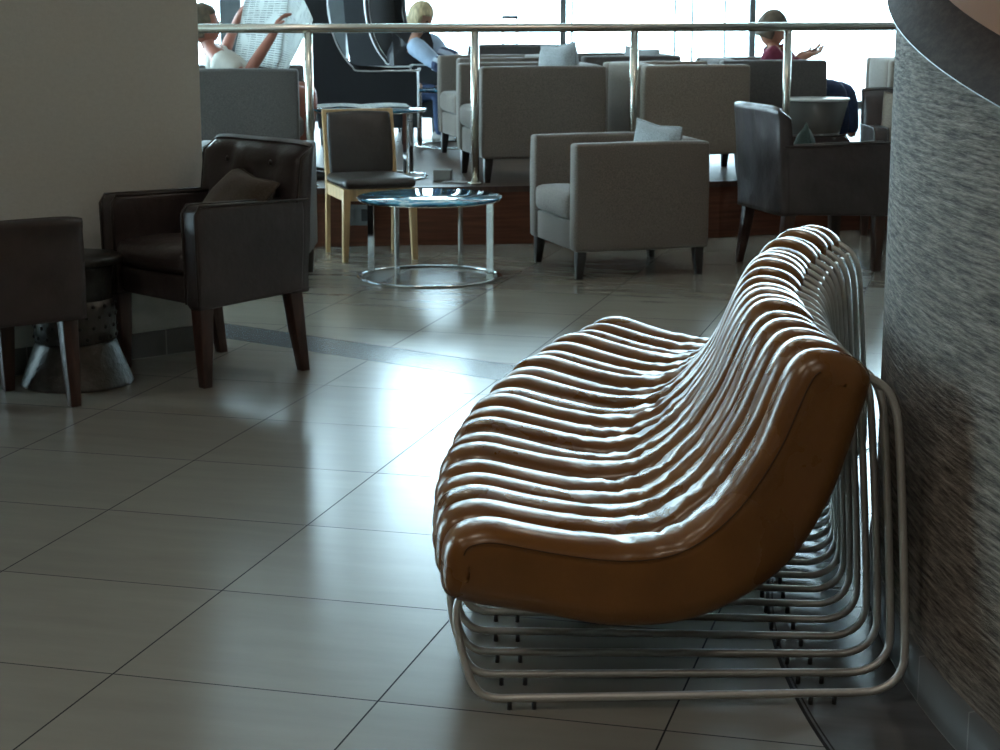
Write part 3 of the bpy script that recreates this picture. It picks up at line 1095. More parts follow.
# ------------------------------------------------------------------ brown leather armchairs
def leather_chair(label, loc, rz, tufted=False, D=.55, W=.62, HA=.68, HB=.875, leg=.315, rake=.035, splay=.05, inset=.045, rinset=.045):
    t = thing('leather_armchair', label, 'armchair', loc, rz, 'dark leather armchairs')
    hd, hw, ta = D / 2, W / 2, .085
    for s in (1, -1):
        poly = [(-hd + .06, leg + .005), (hd - .012, leg - .018), (hd, leg), (hd + .004, HA - .025), (hd - .02, HA), (-hd + .05, HA - .012), (-hd + .045, HA - .05)]
        y0, y1 = sorted((s * hw, s * (hw - ta)))
        b = prism(poly, y0, y1, .014, 3)
        bmesh.ops.triangulate(b, faces=[f for f in b.faces if len(f.verts) > 4])
        bmesh.ops.subdivide_edges(b, edges=[e for e in b.edges if e.calc_length() > .09], cuts=4, use_grid_fill=True)
        for v in b.verts:
            k = noise.noise(Vector((v.co.x * 14, v.co.z * 5, s * 4))) * .0035
            v.co.y += k
        a = obj('arm', b, M['leather'], t)
        for yy in (s * (hw - .003), s * (hw - ta + .003)):
            pp = [(hd - .002, yy, leg + .0), (hd + .006, yy, HA - .03), (hd - .016, yy, HA + .001), (-hd + .03, yy, HA - .010)]
            obj('piping', tube(pp, .0055, 6), M['piping'], a)
    # raked back, a thick padded slab the whole width of the chair
    hb = hw - .005 if HB > HA + .15 else hw + .008
    n, mrow = 26, 22
    bm = bmesh.new()
    F, K = [], []
    z0 = leg
    btn = [(-.42, .30), (.0, .30), (.42, .30)] if tufted else []
    btn2 = [(-.21, .62), (.21, .62)] if tufted else []
    for i in range(mrow + 1):
        v = i / mrow
        z = z0 + (HB - z0) * v
        xb = -hd + .02 - rake * v ** 1.5
        rf, rk = [], []
        for j in range(n + 1):
            u = -1 + 2 * j / n
            e = 1 - (abs(u) ** 10)
            th = .115 * (1 - .25 * v) * (1 - max(0, (v - .9) / .1) ** 2 * .55)
            xf = xb + th
            dent = 0
            if tufted and z > .58:
                for bu, bz in ((-.45, .80), (.45, .80), (-.45, .66), (.45, .66), (0, .73)):
                    d2 = ((u - bu) * hb / .055) ** 2 + ((z - bz) / .055) ** 2
                    dent += .028 * math.exp(-d2)
            puff = .018 * (1 - u * u) * math.sin(PI * min(1, v * 1.05))
            yy = u * hb
            zz = z - .012 * (abs(u) ** 8) * (v > .95)
            rf.append(bm.verts.new((xf + puff - dent - .02 * abs(u) ** 12, yy, zz)))
            wob = noise.noise(Vector((u * 3, v * 4, 5.0))) * .006
            rk.append(bm.verts.new((xb + wob + .012 * abs(u) ** 12, yy, zz)))
        F.append(rf)
        K.append(rk)
    for i in range(mrow):
        for j in range(n):
            bm.faces.new((F[i][j], F[i][j + 1], F[i + 1][j + 1], F[i + 1][j]))
            bm.faces.new((K[i][j + 1], K[i][j], K[i + 1][j], K[i + 1][j + 1]))
        for j in (0, n):
            bm.faces.new((F[i][j], F[i + 1][j], K[i + 1][j], K[i][j]))
    # rounded top
    tops = []
    for j in range(n + 1):
        a, b = F[-1][j].co, K[-1][j].co
        m_ = (a + b) / 2
        tops.append(bm.verts.new((m_.x, m_.y, m_.z + .016)))
    for j in range(n):
        bm.faces.new((F[-1][j], F[-1][j + 1], tops[j + 1], tops[j]))
        bm.faces.new((K[-1][j + 1], K[-1][j], tops[j], tops[j + 1]))
        bm.faces.new((F[0][j + 1], F[0][j], K[0][j], K[0][j + 1]))
    for j in (0, n):
        bm.faces.new((F[-1][j], tops[j], K[-1][j]))
    edge = [F[i][0].co.copy() for i in range(8, mrow + 1)] + [F[-1][j].co.copy() for j in range(1, n)] + [F[i][n].co.copy() for i in range(mrow, 7, -1)]
    bk = obj('backrest', bm, M['leather'], t)
    obj('piping', tube([p + Vector((.001, 0, .002)) for p in edge], .0045, 6), M['piping'], bk)
    if tufted:
        for bu, bz in ((-.45, .80), (.45, .80), (-.45, .66), (.45, .66), (0, .73)):
            v = (bz - z0) / (HB - z0)
            xb = -hd + .02 - rake * v ** 1.5 + .115 * (1 - .25 * v) - .010
            o2 = lathe([(.001, .006), (.008, .005), (.012, 0)], 12, closed_bottom=False)
            bmesh.ops.rotate(o2, verts=o2.verts[:], matrix=Matrix.Rotation(PI / 2, 3, 'Y'))
            obj('button', o2, M['piping'], bk, loc=(xb, bu * hb, bz))
    obj('base', subdivided_box(-hd + .12, hd - .02, -hw + ta + .002, hw - ta - .002, leg - .005, leg + .10, .012, 3, puff=.003), M['leather'], t)
    obj('seat_cushion', subdivided_box(-hd + .125, hd + .005, -hw + ta + .006, hw - ta - .006, leg + .105, leg + .20, .035, 6, puff=.022, lump=.004, seed=2), M['leather'], t)
    for sy in (1, -1):
        x1, y1 = hd - .045, sy * (hw - inset)
        obj('leg', taper_leg(x1 - .004, y1, x1, y1, 0, leg + .005, .019, .031), M['dark_wood'], t)
        x1 = -hd + .085
        y1 = sy * (hw - rinset)
        obj('leg', taper_leg(x1 - splay, y1, x1, y1, 0, leg + .01, .019, .030), M['dark_wood'], t)
    return t


AL = R(225)
fl = Vector((math.cos(AL), math.sin(AL)))
ll = Vector((-fl.y, fl.x))
# near side is the chair's own left (+y); near front leg stands at (-1.127, 6.667)
c1 = Vector((-1.098, 6.667)) - fl * (.275 - .045) - ll * (.31 - .045)
leather_chair('dark brown leather armchair with a tufted back beside the riveted drum table', (c1.x, c1.y, 0), AL, tufted=True)
pillow('throw_cushion', 'dark olive cushion lying in the tufted brown leather armchair', .36, M['pillow_olive'],
       (c1.x - fl.x * .06 + ll.x * .06, c1.y - fl.y * .06 + ll.y * .06, .615), (R(50), R(6), AL + PI / 2 + R(-12)))

A5 = math.atan2(.8, -.6)
f5 = Vector((math.cos(A5), math.sin(A5)))
l5 = Vector((-f5.y, f5.x))
c2 = Vector((-1.444, 6.345)) + f5 * .25 + l5 * .31
leather_chair('low-backed dark leather armchair cut off at the left edge of the photo, seen from behind', (c2.x, c2.y, 0), A5, W=.62, D=.50, HA=.56, HB=.665, rake=.0, splay=.03, inset=.13)

A6 = R(15)
f6 = Vector((math.cos(A6), math.sin(A6)))
l6 = Vector((-f6.y, f6.x))
c3 = Vector((1.985, 9.60)) - f6 * (.32 - .049) + l6 * (.31 - .045)
leather_chair('dark leather armchair seen from its side beyond the bench, near the curved wall', (c3.x, c3.y, 0), A6, D=.64, HB=.86)
pillow('throw_cushion', 'small dark green cushion peeking over the side of the leather armchair near the curved wall', .27, M['pillow_green'],
       (c3.x - f6.x * .04 , c3.y - f6.y * .04, .575), (R(90), R(40), A6 + PI / 2))

A7 = R(268)
c4 = Vector((2.47, 10.86))
leather_chair('brown leather armchair at the far right, partly behind the curved wall, beige cushion in it', (c4.x, c4.y, 0), A7)
f7 = Vector((math.cos(A7), math.sin(A7)))
pillow('throw_cushion', 'beige cushion in the leather armchair cut off by the curved wall', .36, M['pillow_beige'],
       (c4.x - f7.x * .10 - .04, c4.y - f7.y * .10, .665), (R(74), R(10), A7 + PI / 2))

# ------------------------------------------------------------------ oak chair with leather seat
A8 = math.atan2(-.425, .139)
f8 = Vector((math.cos(A8), math.sin(A8)))
l8 = Vector((-f8.y, f8.x))
c5 = Vector(((-.857 - .447 - .968 - .614) / 4, (9.919 + 10.035 + 10.357 + 10.441) / 4))
t = thing('oak_chair', 'pale oak side chair with brown leather back and seat beside the round blue table', 'chair', (c5.x, c5.y, 0), A8)
hd, hw = .225, .205
for s in (1, -1):
    obj('leg', taper_leg(hd - .02, s * (hw - .008), hd - .02, s * (hw - .02), 0, .40, .015, .021), M['oak'], t)
    # rear leg runs on up as the side of the back frame
    bm = bmesh.new()
    prof = [(-hd - .01, 0, .014), (-hd + .018, .40, .018), (-hd - .005, .60, .015), (-hd - .055, .80, .012)]
    rg = []
    for x_, z_, w_ in prof:
        rg.append([bm.verts.new((x_ + a * w_, s * (hw - .012) + b * .011, z_)) for a, b in ((-1, -1), (1, -1), (1, 1), (-1, 1))])
    for a, b in zip(rg, rg[1:]):
        for k in range(4):
            bm.faces.new((a[k], a[(k + 1) % 4], b[(k + 1) % 4], b[k]))
    bm.faces.new(rg[0][::-1])
    bm.faces.new(rg[-1])
    obj('leg', bm, M['oak'], t, smooth=False)
bm = rbox(hd - .045, hd - .008, -hw + .035, hw - .035, .335, .40, .003)
obj('apron', bm, M['oak'], t, smooth=False)
for s in (1, -1):
    a, b = sorted((s * (hw - .004), s * (hw - .026)))
    obj('apron', rbox(-hd + .035, hd - .042, a, b, .335, .40, .003), M['oak'], t, smooth=False)
obj('top_rail', rbox(-hd - .071, -hd - .043, -hw + .001, hw - .001, .785, .803, .004), M['oak'], t, smooth=False)
b = subdivided_box(-hd + .02, hd + .012, -hw + .004, hw - .004, .402, .455, .022, 5, puff=.014)
obj('seat', b, M['oak_leather'], t)
b = subdivided_box(-.022, .022, -hw + .025, hw - .025, 0, .36, .014, 5, puff=.010)
for v in b.verts:
    v.co.x += -hd + .012 - .16 * max(0, v.co.z) ** 1.2 * 1.15 + .01
    v.co.z += .425
obj('back_panel', b, M['oak_leather'], t)


# ------------------------------------------------------------------ round glass tables
def glass_table(label, loc, r=.372, zt=.42, a0=64):
    t = thing('round_table', label, 'table', loc, 0, 'round blue glass tables')
    bm = lathe([(.002, zt - .012), (r - .006, zt - .012), (r, zt - .008), (r, zt - .003), (r - .004, zt), (.002, zt)], 72)
    obj('tabletop', bm, M['table_glass'], t)
    ring = [(r - .012) * 1.0]
    bm = tube([(ring[0] * math.cos(2 * PI * k / 72), ring[0] * math.sin(2 * PI * k / 72), zt - .017) for k in range(72)], .006, 8, closed=True, flat=(1.0, .75))
    obj('top_ring', bm, M['chrome'], t)
    bm = tube([((r - .008) * math.cos(2 * PI * k / 72), (r - .008) * math.sin(2 * PI * k / 72), .007) for k in range(72)], .015, 8, closed=True, flat=(1.0, .42))
    obj('base_ring', bm, M['chrome'], t)
    for k in range(4):
        a = R(a0 + 90 * k)
        b = rbox(-.019, .019, -.006, .006, .010, zt - .013, .002, 1)
        bmesh.ops.rotate(b, verts=b.verts[:], matrix=Matrix.Rotation(a, 3, 'Z'))
        bmesh.ops.translate(b, verts=b.verts[:], vec=((r - .024) * math.cos(a), (r - .024) * math.sin(a), 0))
        obj('leg', b, M['chrome'], t, smooth=False)
    return t


gt = glass_table('round blue glass table on chrome rings, on the tiled floor by the oak chair', (-.363, 9.41, 0))
tj = copy_thing(gt, (-.79, 11.24, ZP), R(-20), 'round glass table on the platform behind the oak chair, newspaper on its top')
tj.scale = (.93, .93, 1)
copy_thing(gt, (-.255, 13.65, ZP), R(40), 'round glass table in front of the blonde woman, partly behind a grey armchair')

# ------------------------------------------------------------------ riveted drum side table
t = thing('drum_table', 'dark riveted metal drum side table between the two leather armchairs on the left', 'side table', (-1.595, 6.775, 0))
obj('base', lathe([(.207, .0), (.210, .004), (.208, .012), (.152, .155), (.148, .165), (.135, .165), (.135, .15)], 56, closed_top=False), M['iron'], t)
obj('neck', lathe([(.140, .162), (.143, .19), (.146, .25), (.142, .315), (.139, .33), (.141, .38), (.150, .44), (.158, .455)], 56), M['iron_dark'], t)
bd = obj('band', lathe([(.146, .168), (.151, .170), (.152, .25), (.149, .322), (.143, .324)], 56, closed_bottom=False, closed_top=False), M['iron'], t)
bm = bmesh.new()
bmesh.ops.create_uvsphere(bm, u_segments=8, v_segments=6, radius=.0078)
rv0 = None
for row, z in enumerate((.185, .225, .265, .305)):
    for k in range(18):
        a = 2 * PI * (k + .5 * (row % 2)) / 18
        if rv0 is None:
            rv0 = rv = obj('rivet', bm, M['iron_dark'], bd)
        else:
            rv = rv0.copy()
            COL.objects.link(rv)
        rv.location = (.151 * math.cos(a), .151 * math.sin(a), z)
obj('tabletop', lathe([(.150, .455), (.178, .456), (.182, .461), (.182, .478), (.178, .484), (.003, .484)], 56), M['iron_dark'], t)

# ------------------------------------------------------------------ tapered tub table by the man in maroon
pc = at(816, 98, 11.75)
t = thing('tub_table', 'grey tapered tub table with a pale flat top in front of the maroon shirted man', 'side table', (pc.x, 11.75, ZP))
zt = pc.z - ZP
obj('tub', lathe([(.15, 0), (.155, .01), (.150, zt - .24), (.155, zt - .22), (.205, zt - .016)], 48), M['tub_grey'], t)
obj('tabletop', lathe([(.200, zt - .015), (.212, zt - .012), (.212, zt), (.003, zt)], 48), M['tub_top'], t)


# ------------------------------------------------------------------ high wing chairs
def wing_chair(label, loc, rz):
    t = thing('wing_chair', label, 'armchair', loc, rz, 'charcoal wing chairs')
    D, hw, leg = .72, .37, .17
    side = [(-.34, leg), (.36, leg), (.36, .555), (.345, .57), (-.04, .57), (-.10, .60), (-.165, .68), (-.22, .79), (-.255, .93), (-.265, 1.06),
            (-.25, 1.20), (-.265, 1.30), (-.31, 1.36), (-.40, 1.38), (-.46, 1.36), (-.455, 1.20), (-.43, .90), (-.385, .50)]
    for s in (1, -1):
        y0, y1 = sorted((s * hw, s * (hw - .075)))
        b = prism(side, y0, y1, .012, 2)
        a = obj('wing', b, M['charcoal_fabric'], t, smooth=False)
        ed = [(x, s * (hw - .004), z) for x, z in side[1:13]]
        obj('edge_trim', tube(smooth_path([(q[0] + .004, q[1], q[2]) for q in ed], 4), .0075, 6), M['silver_trim'], a)
        ed = [(x, s * (hw - .071), z) for x, z in side[1:13]]
        obj('edge_trim', tube(smooth_path([(q[0] + .004, q[1], q[2]) for q in ed], 4), .0045, 6), M['silver_trim'], a)
    back = [(-.33, leg), (-.22, leg), (-.255, .50), (-.31, .90), (-.34, 1.20), (-.345, 1.34), (-.37, 1.375), (-.42, 1.375), (-.45, 1.35), (-.45, 1.20), (-.425, .90), (-.38, .50)]
    obj('backrest', prism(back, -hw + .077, hw - .077, .01, 2), M['charcoal_fabric'], t, smooth=False)
    obj('base', subdivided_box(-.21, .345, -hw + .077, hw - .077, leg, leg + .15, .012, 3), M['charcoal_fabric'], t)
    obj('seat_cushion', subdivided_box(-.225, .365, -hw + .08, hw - .08, leg + .155, leg + .28, .035, 5, puff=.018), M['charcoal_fabric'], t)
    for sx, sy in ((.31, 1), (.31, -1), (-.29, 1), (-.29, -1)):
        obj('leg', taper_leg(sx, sy * (hw - .045), sx, sy * (hw - .045), 0, leg + .002, .017, .026), M['black_wood'], t)
    return t


wing_chair('black high wing chair with a silver edge, side on behind the newspaper table', (-.985, 13.40, ZP), R(7))
wing_chair('second high wing chair, farther back, with the blonde woman in it', (-.66, 14.60, ZP), R(-22))

# ------------------------------------------------------------------ handrail
RAILP = [(-6.5, 10.30), (-1.05, 10.66), (.776, 10.98), (1.9, 11.28), (4.2, 12.0)]


def rail_y(x):
    for (a, b), (c, d) in zip(RAILP, RAILP[1:]):
        if a <= x <= c:
            return b + (d - b) * (x - a) / (c - a)


t = thing('handrail', 'brushed steel tube handrail on round posts along the platform edge', 'railing', (0, 0, 0))
ZR = 1.245
pts = []
x = -6.5
while x <= 4.2:
    # one level tube
    pts.append((x, rail_y(x), ZR + .0))
    x += .35
obj('rail', tube(pts, .026, 14), M['rail_steel'], t)
for px in (-2.2, None):
    pass
post_x = []
for px in (309.5, 475, 633.5, 786):
    Y = 10.8
    for _ in range(6):
        q = at(px, 105, Y)
        Y = rail_y(q.x)
    post_x.append(at(px, 105, Y).x)
post_x = [post_x[0] - 1.85, post_x[0] - .93] + post_x + [post_x[-1] + .93]
for x in post_x:
    y = rail_y(x)
    po = obj('post', tube([(x, y, ZP + .012), (x, y, ZR - .02)], .024, 14), M['rail_steel'], t)
    obj('collar', lathe([(.026, ZP + .001), (.042, ZP + .001), (.042, ZP + .010), (.028, ZP + .014)], 20), M['rail_steel'], po, loc=(x, y, 0))

# socket on the riser
pq = at(358, 215, 10.6)
t = thing('wall_socket', 'grey double socket plate low on the wooden riser behind the oak chair', 'socket', (pq.x, edge_y(pq.x) + .0145, pq.z))
obj('plate', rbox(-.085, .085, -.012, -.0005, -.06, .06, .003), M['plastic'], t, smooth=False)
obj('outlet', rbox(.02, .07, -.016, -.0122, -.035, .035, .003), M['socket_hole'], t, smooth=False)
obj('outlet', rbox(-.07, -.02, -.016, -.0122, -.035, .035, .003), M['plastic'], t, smooth=False)

# ------------------------------------------------------------------ small things on the platform
pq = at(443, 174, 11.02)
t = tag(obj('floor_box', rbox(-.055, .055, -.05, .05, 0, .065, .006), M['box_card'], loc=(pq.x, 11.05, ZP + .001), rot=(0, 0, R(-6)), smooth=False),
        'small grey box standing on the platform floor by the handrail post', 'box')


def sheet(name, w, d, m, bend=.004, n=8, folds=1.0, seed=0):
    rows = []
    uvs = []
    for i in range(n + 1):
        rr, uu = [], []
        for j in range(n + 1):
            u, v = i / n, j / n
            x_, y_ = (u - .5) * w, (v - .5) * d
            z_ = bend * (1 + noise.noise(Vector((u * 2.5 + seed, v * 2.5, seed)))) + bend * 1.5 * abs(math.sin(PI * u * folds))
            rr.append((x_, y_, z_))
            uu.append((u, v))
        rows.append(rr)
        uvs.append(uu)
    bm = bmesh.new()
    uvl = bm.loops.layers.uv.new('UVMap')
    V = [[bm.verts.new(p) for p in row] for row in rows]
    for i in range(n):
        for j in range(n):
            f = bm.faces.new((V[i][j], V[i + 1][j], V[i + 1][j + 1], V[i][j + 1]))
            for l, (a, b) in zip(f.loops, ((i, j), (i + 1, j), (i + 1, j + 1), (i, j + 1))):
                l[uvl].uv = uvs[a][b]
    bmesh.ops.solidify(bm, geom=bm.faces[:], thickness=.0012)
    return obj(name, bm, m)


o = sheet('newspaper', .56, .40, M['newsprint'], .006, 10, 2.0, 3)
o.location = (-.83, 11.22, ZP + .4255)
o.rotation_euler = (0, 0, R(8))
tag(o, 'open newspaper lying on the platform glass table', 'newspaper')
o = sheet('leaflet', .15, .11, M['paper'], .002, 4, 1.0, 5)
pq = at(455, 182, 10.86)
o.location = (pq.x, 10.90, ZP + .003)
o.rotation_euler = (0, 0, R(-15))
tag(o, 'white leaflet lying on the platform floor in front of the small grey box', 'leaflet')


# ------------------------------------------------------------------ people
def skin_mesh(name, verts, edges, radii, m, parent=None, sub=2, root=0):
    me = bpy.data.meshes.new(name + '_cage')
    me.from_pydata([tuple(v) for v in verts], edges, [])
    o = bpy.data.objects.new(name, me)
    COL.objects.link(o)
    sk = o.modifiers.new('skin', 'SKIN')
    sk.use_smooth_shade = True
    for i, r in enumerate(radii):
        d = me.skin_vertices[0].data[i]
        d.radius = r if isinstance(r, tuple) else (r, r)
        d.use_root = (i == root)
    ss = o.modifiers.new('sub', 'SUBSURF')
    ss.levels = ss.render_levels = sub
    dg = bpy.context.evaluated_depsgraph_get()
    dg.update()
    me2 = bpy.data.meshes.new_from_object(o.evaluated_get(dg))
    o.modifiers.clear()
    o.data = me2
    me2.name = name
    bpy.data.meshes.remove(me)
    me2.materials.clear()
    me2.materials.append(m)
    for p in me2.polygons:
        p.use_smooth = True
    if parent is not None:
        o.parent = parent
    return o


def head_bm(r=.1):
    """head with brow, nose, chin; local: face towards +x, z up, centre at the skull's middle"""
    bm = bmesh.new()
    bmesh.ops.create_uvsphere(bm, u_segments=28, v_segments=20, radius=1)
    for v in bm.verts:
        x, y, z = v.co
        X, Y_, Z = x * .095, y * .075, z * .118
        if z < 0:
            k = -z
            X += .012 * k if x > 0 else .018 * k          # jaw forward, nape forward
            Y_ *= 1 - .28 * k
        g = lambda a, b, c, s: math.exp(-(((x - a) ** 2 + (y - b) ** 2 + (z - c) ** 2) / s))
        X += .026 * g(1, 0, -.18, .022) + .016 * g(.97, 0, -.02, .012)     # nose
        X += .006 * g(.85, 0, -.55, .03)                                     # lips
        X += .010 * g(.75, 0, -.85, .05)                                     # chin
        X -= .010 * (g(.93, .33, .05, .03) + g(.93, -.33, .05, .03))         # eye sockets
        X += .005 * (g(.9, .33, .25, .03) + g(.9, -.33, .25, .03))           # brow
        Y_ += .022 * g(-.05, .99, -.1, .03) - .022 * g(-.05, -.99, -.1, .03)  # ears
        v.co = (X, Y_, Z)
    return bm


def hand_chain(V, E, Rr, wrist_idx, wrist, direction, palm_n, curl=.5, side=1, s=1.0):
    """palm and five fingers grown from an existing wrist vertex"""
    d = Vector(direction).normalized()
    nrm = Vector(palm_n)
    nrm = (nrm - d * nrm.dot(d)).normalized()
    lat = d.cross(nrm).normalized() * side
    w = Vector(wrist)
    i0 = len(V)
    V.append(w + d * .045 * s)
    Rr.append((.034 * s, .017 * s))
    E.append((wrist_idx, i0))
    for k, (off, ln) in enumerate(((-.030, .062), (-.010, .074), (.011, .070), (.030, .054))):
        b = w + d * .092 * s + lat * off * s
        i1 = len(V)
        V.append(b)
        Rr.append(.0105 * s)
        E.append((i0, i1))
        m_ = b + (d * math.cos(curl) + nrm * math.sin(curl)) * ln * .55 * s
        V.append(m_)
        Rr.append(.009 * s)
        E.append((i1, i1 + 1))
        V.append(m_ + (d * math.cos(curl * 2.2) + nrm * math.sin(curl * 2.2)) * ln * .5 * s)
        Rr.append(.0075 * s)
        E.append((i1 + 1, i1 + 2))
    b = w + d * .035 * s - lat * .034 * s
    i1 = len(V)
    V.append(b)
    Rr.append(.012 * s)
    E.append((i0, i1))
    V.append(b + (d * .8 - lat * .55 + nrm * .3).normalized() * .034 * s)
    Rr.append(.010 * s)
    E.append((i1, i1 + 1))
    V.append(b + (d * .95 - lat * .55 + nrm * .6).normalized() * .062 * s)
    Rr.append(.008 * s)
    E.append((i1 + 1, i1 + 2))


def person(label, J, face, skin, sleeves, top_mat, leg_mat, hair_mat, shoe_mat, bare_shin=False, long_sleeve=None, vest=None, palm=(0, -1, 0), long_hair=False, curl=.5):
    """J: joints in world space: pelvis, chest, neck, head, sh/el/wr/hand direction for n(ear) and f(ar), hip/kn/an"""
    t = thing('person', label, 'person', J['pelvis'] * 1.0, 0)
    base = J['pelvis']
    L = {k: v - base for k, v in J.items()}
    V, E, Rr = [], [], []

    def add(p, r, parent=None):
        V.append(Vector(p))
        Rr.append(r)
        if parent is not None:
            E.append((parent, len(V) - 1))
        return len(V) - 1
    pel = add(L['pelvis'], (.135, .11))
    waist = add(L['pelvis'].lerp(L['chest'], .5), (.13, .10), pel)
    ch = add(L['chest'], (.145, .105), waist)
    nk = add(L['neck'], .052, ch)
    hd_ = add(L['neck'].lerp(L['head'], .65), .050, nk)
    wr_idx = {}
    for s in ('n', 'f'):
        a = add(L['sh_' + s], .058, ch)
        m_ = add(L['sh_' + s].lerp(L['el_' + s], .5), .048, a)
        b = add(L['el_' + s], .040, m_)
        c = add(L['el_' + s].lerp(L['wr_' + s], .45), .038, b)
        d = add(L['wr_' + s], .026, c)
        wr_idx[s] = d
        hand_chain(V, E, Rr, d, L['wr_' + s], J['hd_' + s], palm, curl, 1 if s == 'n' else -1)
    legs = {}
    for s in ('n', 'f'):
        a = add(L['hip_' + s], .088, pel)
        m_ = add(L['hip_' + s].lerp(L['kn_' + s], .5), .076, a)
        b = add(L['kn_' + s], .056, m_)
        c = add(L['kn_' + s].lerp(L['an_' + s], .35), .056, b)
        d = add(L['an_' + s], .034, c)
        legs[s] = (a, m_, b, c, d)
    body = skin_mesh('body', V, E, Rr, skin, t, 1)
    # head
    fd = Vector(face).normalized()
    up = (L['head'] - L['neck']).normalized()
    up = (up - fd * up.dot(fd)).normalized()
    sd = up.cross(fd)
    mt = Matrix((fd, sd, up)).transposed().to_4x4()
    mt.translation = L['head']
    hb = head_bm()
    bmesh.ops.transform(hb, matrix=mt, verts=hb.verts[:])
    tmp = bpy.data.meshes.new('tmp')
    hb.to_mesh(tmp)
    hb.free()
    b2 = bmesh.new()
    b2.from_mesh(body.data)
    b2.from_mesh(tmp)
    for f in b2.faces:
        f.smooth = True
    b2.to_mesh(body.data)
    b2.free()
    bpy.data.meshes.remove(tmp)
    for s in (1, -1):
        e = bmesh.new()
        bmesh.ops.create_uvsphere(e, u_segments=10, v_segments=8, radius=.011)
        bmesh.ops.translate(e, verts=e.verts[:], vec=(.078, s * .027, .006))
        bmesh.ops.transform(e, matrix=mt, verts=e.verts[:])
        obj('eye', e, M['eye'], body)
    # hair: cap over the skull, face left free
    h = bmesh.new()
    bmesh.ops.create_uvsphere(h, u_segments=30, v_segments=22, radius=1)
    kill = []
    low = -.55 if not long_hair else -.95
    for v in h.verts:
        x, y, z = v.co
        lim = .42 if x > .45 else (.12 if x > .05 else low)
        if long_hair:
            lim = .30 if x > .62 else -.75
        if z < lim:
            kill.append(v)
    bmesh.ops.delete(h, geom=kill, context='VERTS')
    for v in h.verts:
        x, y, z = v.co
        q = 1 + noise.noise(v.co * 3.2) * .05
        v.co = (x * .107 * q - .003, y * .088 * q * (1.1 if long_hair else 1), z * .130 * q + .002)
    bmesh.ops.solidify(h, geom=h.faces[:], thickness=.012)
    bmesh.ops.transform(h, matrix=mt, verts=h.verts[:])
    obj('hair', h, hair_mat, t)
    # garments grown over the same joints
    V2, E2, R2 = [], [], []

    def add2(p, r, parent=None):
        V2.append(Vector(p))
        R2.append(r)
        if parent is not None:
            E2.append((parent, len(V2) - 1))
        return len(V2) - 1
    kv = .93 if vest is not None else 1.0
    p0 = add2(L['pelvis'].lerp(L['chest'], -.05), (.152 * kv, .128 * kv))
    p1 = add2(L['pelvis'].lerp(L['chest'], .5), (.150 * kv, .122 * kv), p0)
    p2 = add2(L['chest'], (.162 * kv, .122 * kv), p1)
    add2(L['chest'].lerp(L['neck'], .72), (.075, .068), p2)
    for s in ('n', 'f'):
        add2(L['sh_' + s].lerp(L['chest'], .25), .085, p2)
        up_ = L['sh_' + s] + (L['sh_' + s] - L['el_' + s]).normalized() * .045
        if sleeves == 'long':
            sl = [up_, L['sh_' + s], L['sh_' + s].lerp(L['el_' + s], .5), L['el_' + s], L['el_' + s].lerp(L['wr_' + s], .5), L['el_' + s].lerp(L['wr_' + s], .80)]
            rs = [.070, .086, .074, .060, .050, .043]
        else:
            sl = [up_, L['sh_' + s], L['sh_' + s].lerp(L['el_' + s], .45), L['sh_' + s].lerp(L['el_' + s], .80)]
            rs = [.070, .086, .074, .070]
        skin_mesh('sleeve', sl, [(q, q + 1) for q in range(len(sl) - 1)], rs, top_mat, t, 1)
    skin_mesh('shirt', V2, E2, R2, top_mat, t, 1)
    if vest is not None:
        skin_mesh('vest', [L['pelvis'].lerp(L['chest'], -.02), L['pelvis'].lerp(L['chest'], .5), L['chest'], L['chest'].lerp(L['neck'], .75), L['chest'].lerp(L['sh_n'], .55), L['chest'].lerp(L['sh_f'], .95)],
                  [(0, 1), (1, 2), (2, 3), (2, 4), (2, 5)], [(.21, .18), (.21, .18), (.25, .22), (.115, .11), .16, .16], vest, t, 1)
        for s in ('n', 'f'):
            a_, b_ = L['el_' + s], L['wr_' + s]
            skin_mesh('striped_cuff', [L['sh_' + s].lerp(a_, .82), a_, a_.lerp(b_, .4), a_.lerp(b_, .78)], [(0, 1), (1, 2), (2, 3)], [.076, .074, .066, .056], M['stripe_shirt'], t, 1)
    V2, E2, R2 = [], [], []
    p0 = add2(L['pelvis'], (.150, .125))
    for s in ('n', 'f'):
        a = add2(L['hip_' + s], .100, p0)
        m_ = add2(L['hip_' + s].lerp(L['kn_' + s], .5), .088, a)
        if bare_shin:
            add2(L['hip_' + s].lerp(L['kn_' + s], .82), .080, m_)
        else:
            b = add2(L['kn_' + s], .071, m_)
            c = add2(L['kn_' + s].lerp(L['an_' + s], .45), .066, b)
            add2(L['kn_' + s].lerp(L['an_' + s], .93), .056, c)
    skin_mesh('shorts' if bare_shin else 'trousers', V2, E2, R2, leg_mat, t, 1)
    for s in ('n', 'f'):
        an = L['an_' + s]
        fw = Vector((fd.x, fd.y, 0)).normalized()
        zf = ZP - base.z
        b = bmesh.new()
        prof = [(-.075, .030, .055), (-.05, .040, .075), (.02, .042, .075), (.09, .046, .055), (.15, .044, .045), (.185, .026, .03)]
        rings = []
        lat = Vector((-fw.y, fw.x, 0))
        for q, w_, hh in prof:
            o_ = Vector((an.x, an.y, zf)) + fw * q
            rings.append([b.verts.new(o_ + lat * w_ * c_ + Vector((0, 0, hh * z_))) for c_, z_ in ((-1, .03), (-1, .45), (-.6, .95), (0, 1.05), (.6, .95), (1, .45), (1, .03))])
        for r1, r2 in zip(rings, rings[1:]):
            for k in range(7):
                b.faces.new((r1[k], r1[(k + 1) % 7], r2[(k + 1) % 7], r2[k]))
        b.faces.new(rings[0][::-1])
        b.faces.new(rings[-1])
        obj('shoe', b, shoe_mat, t)
    return t


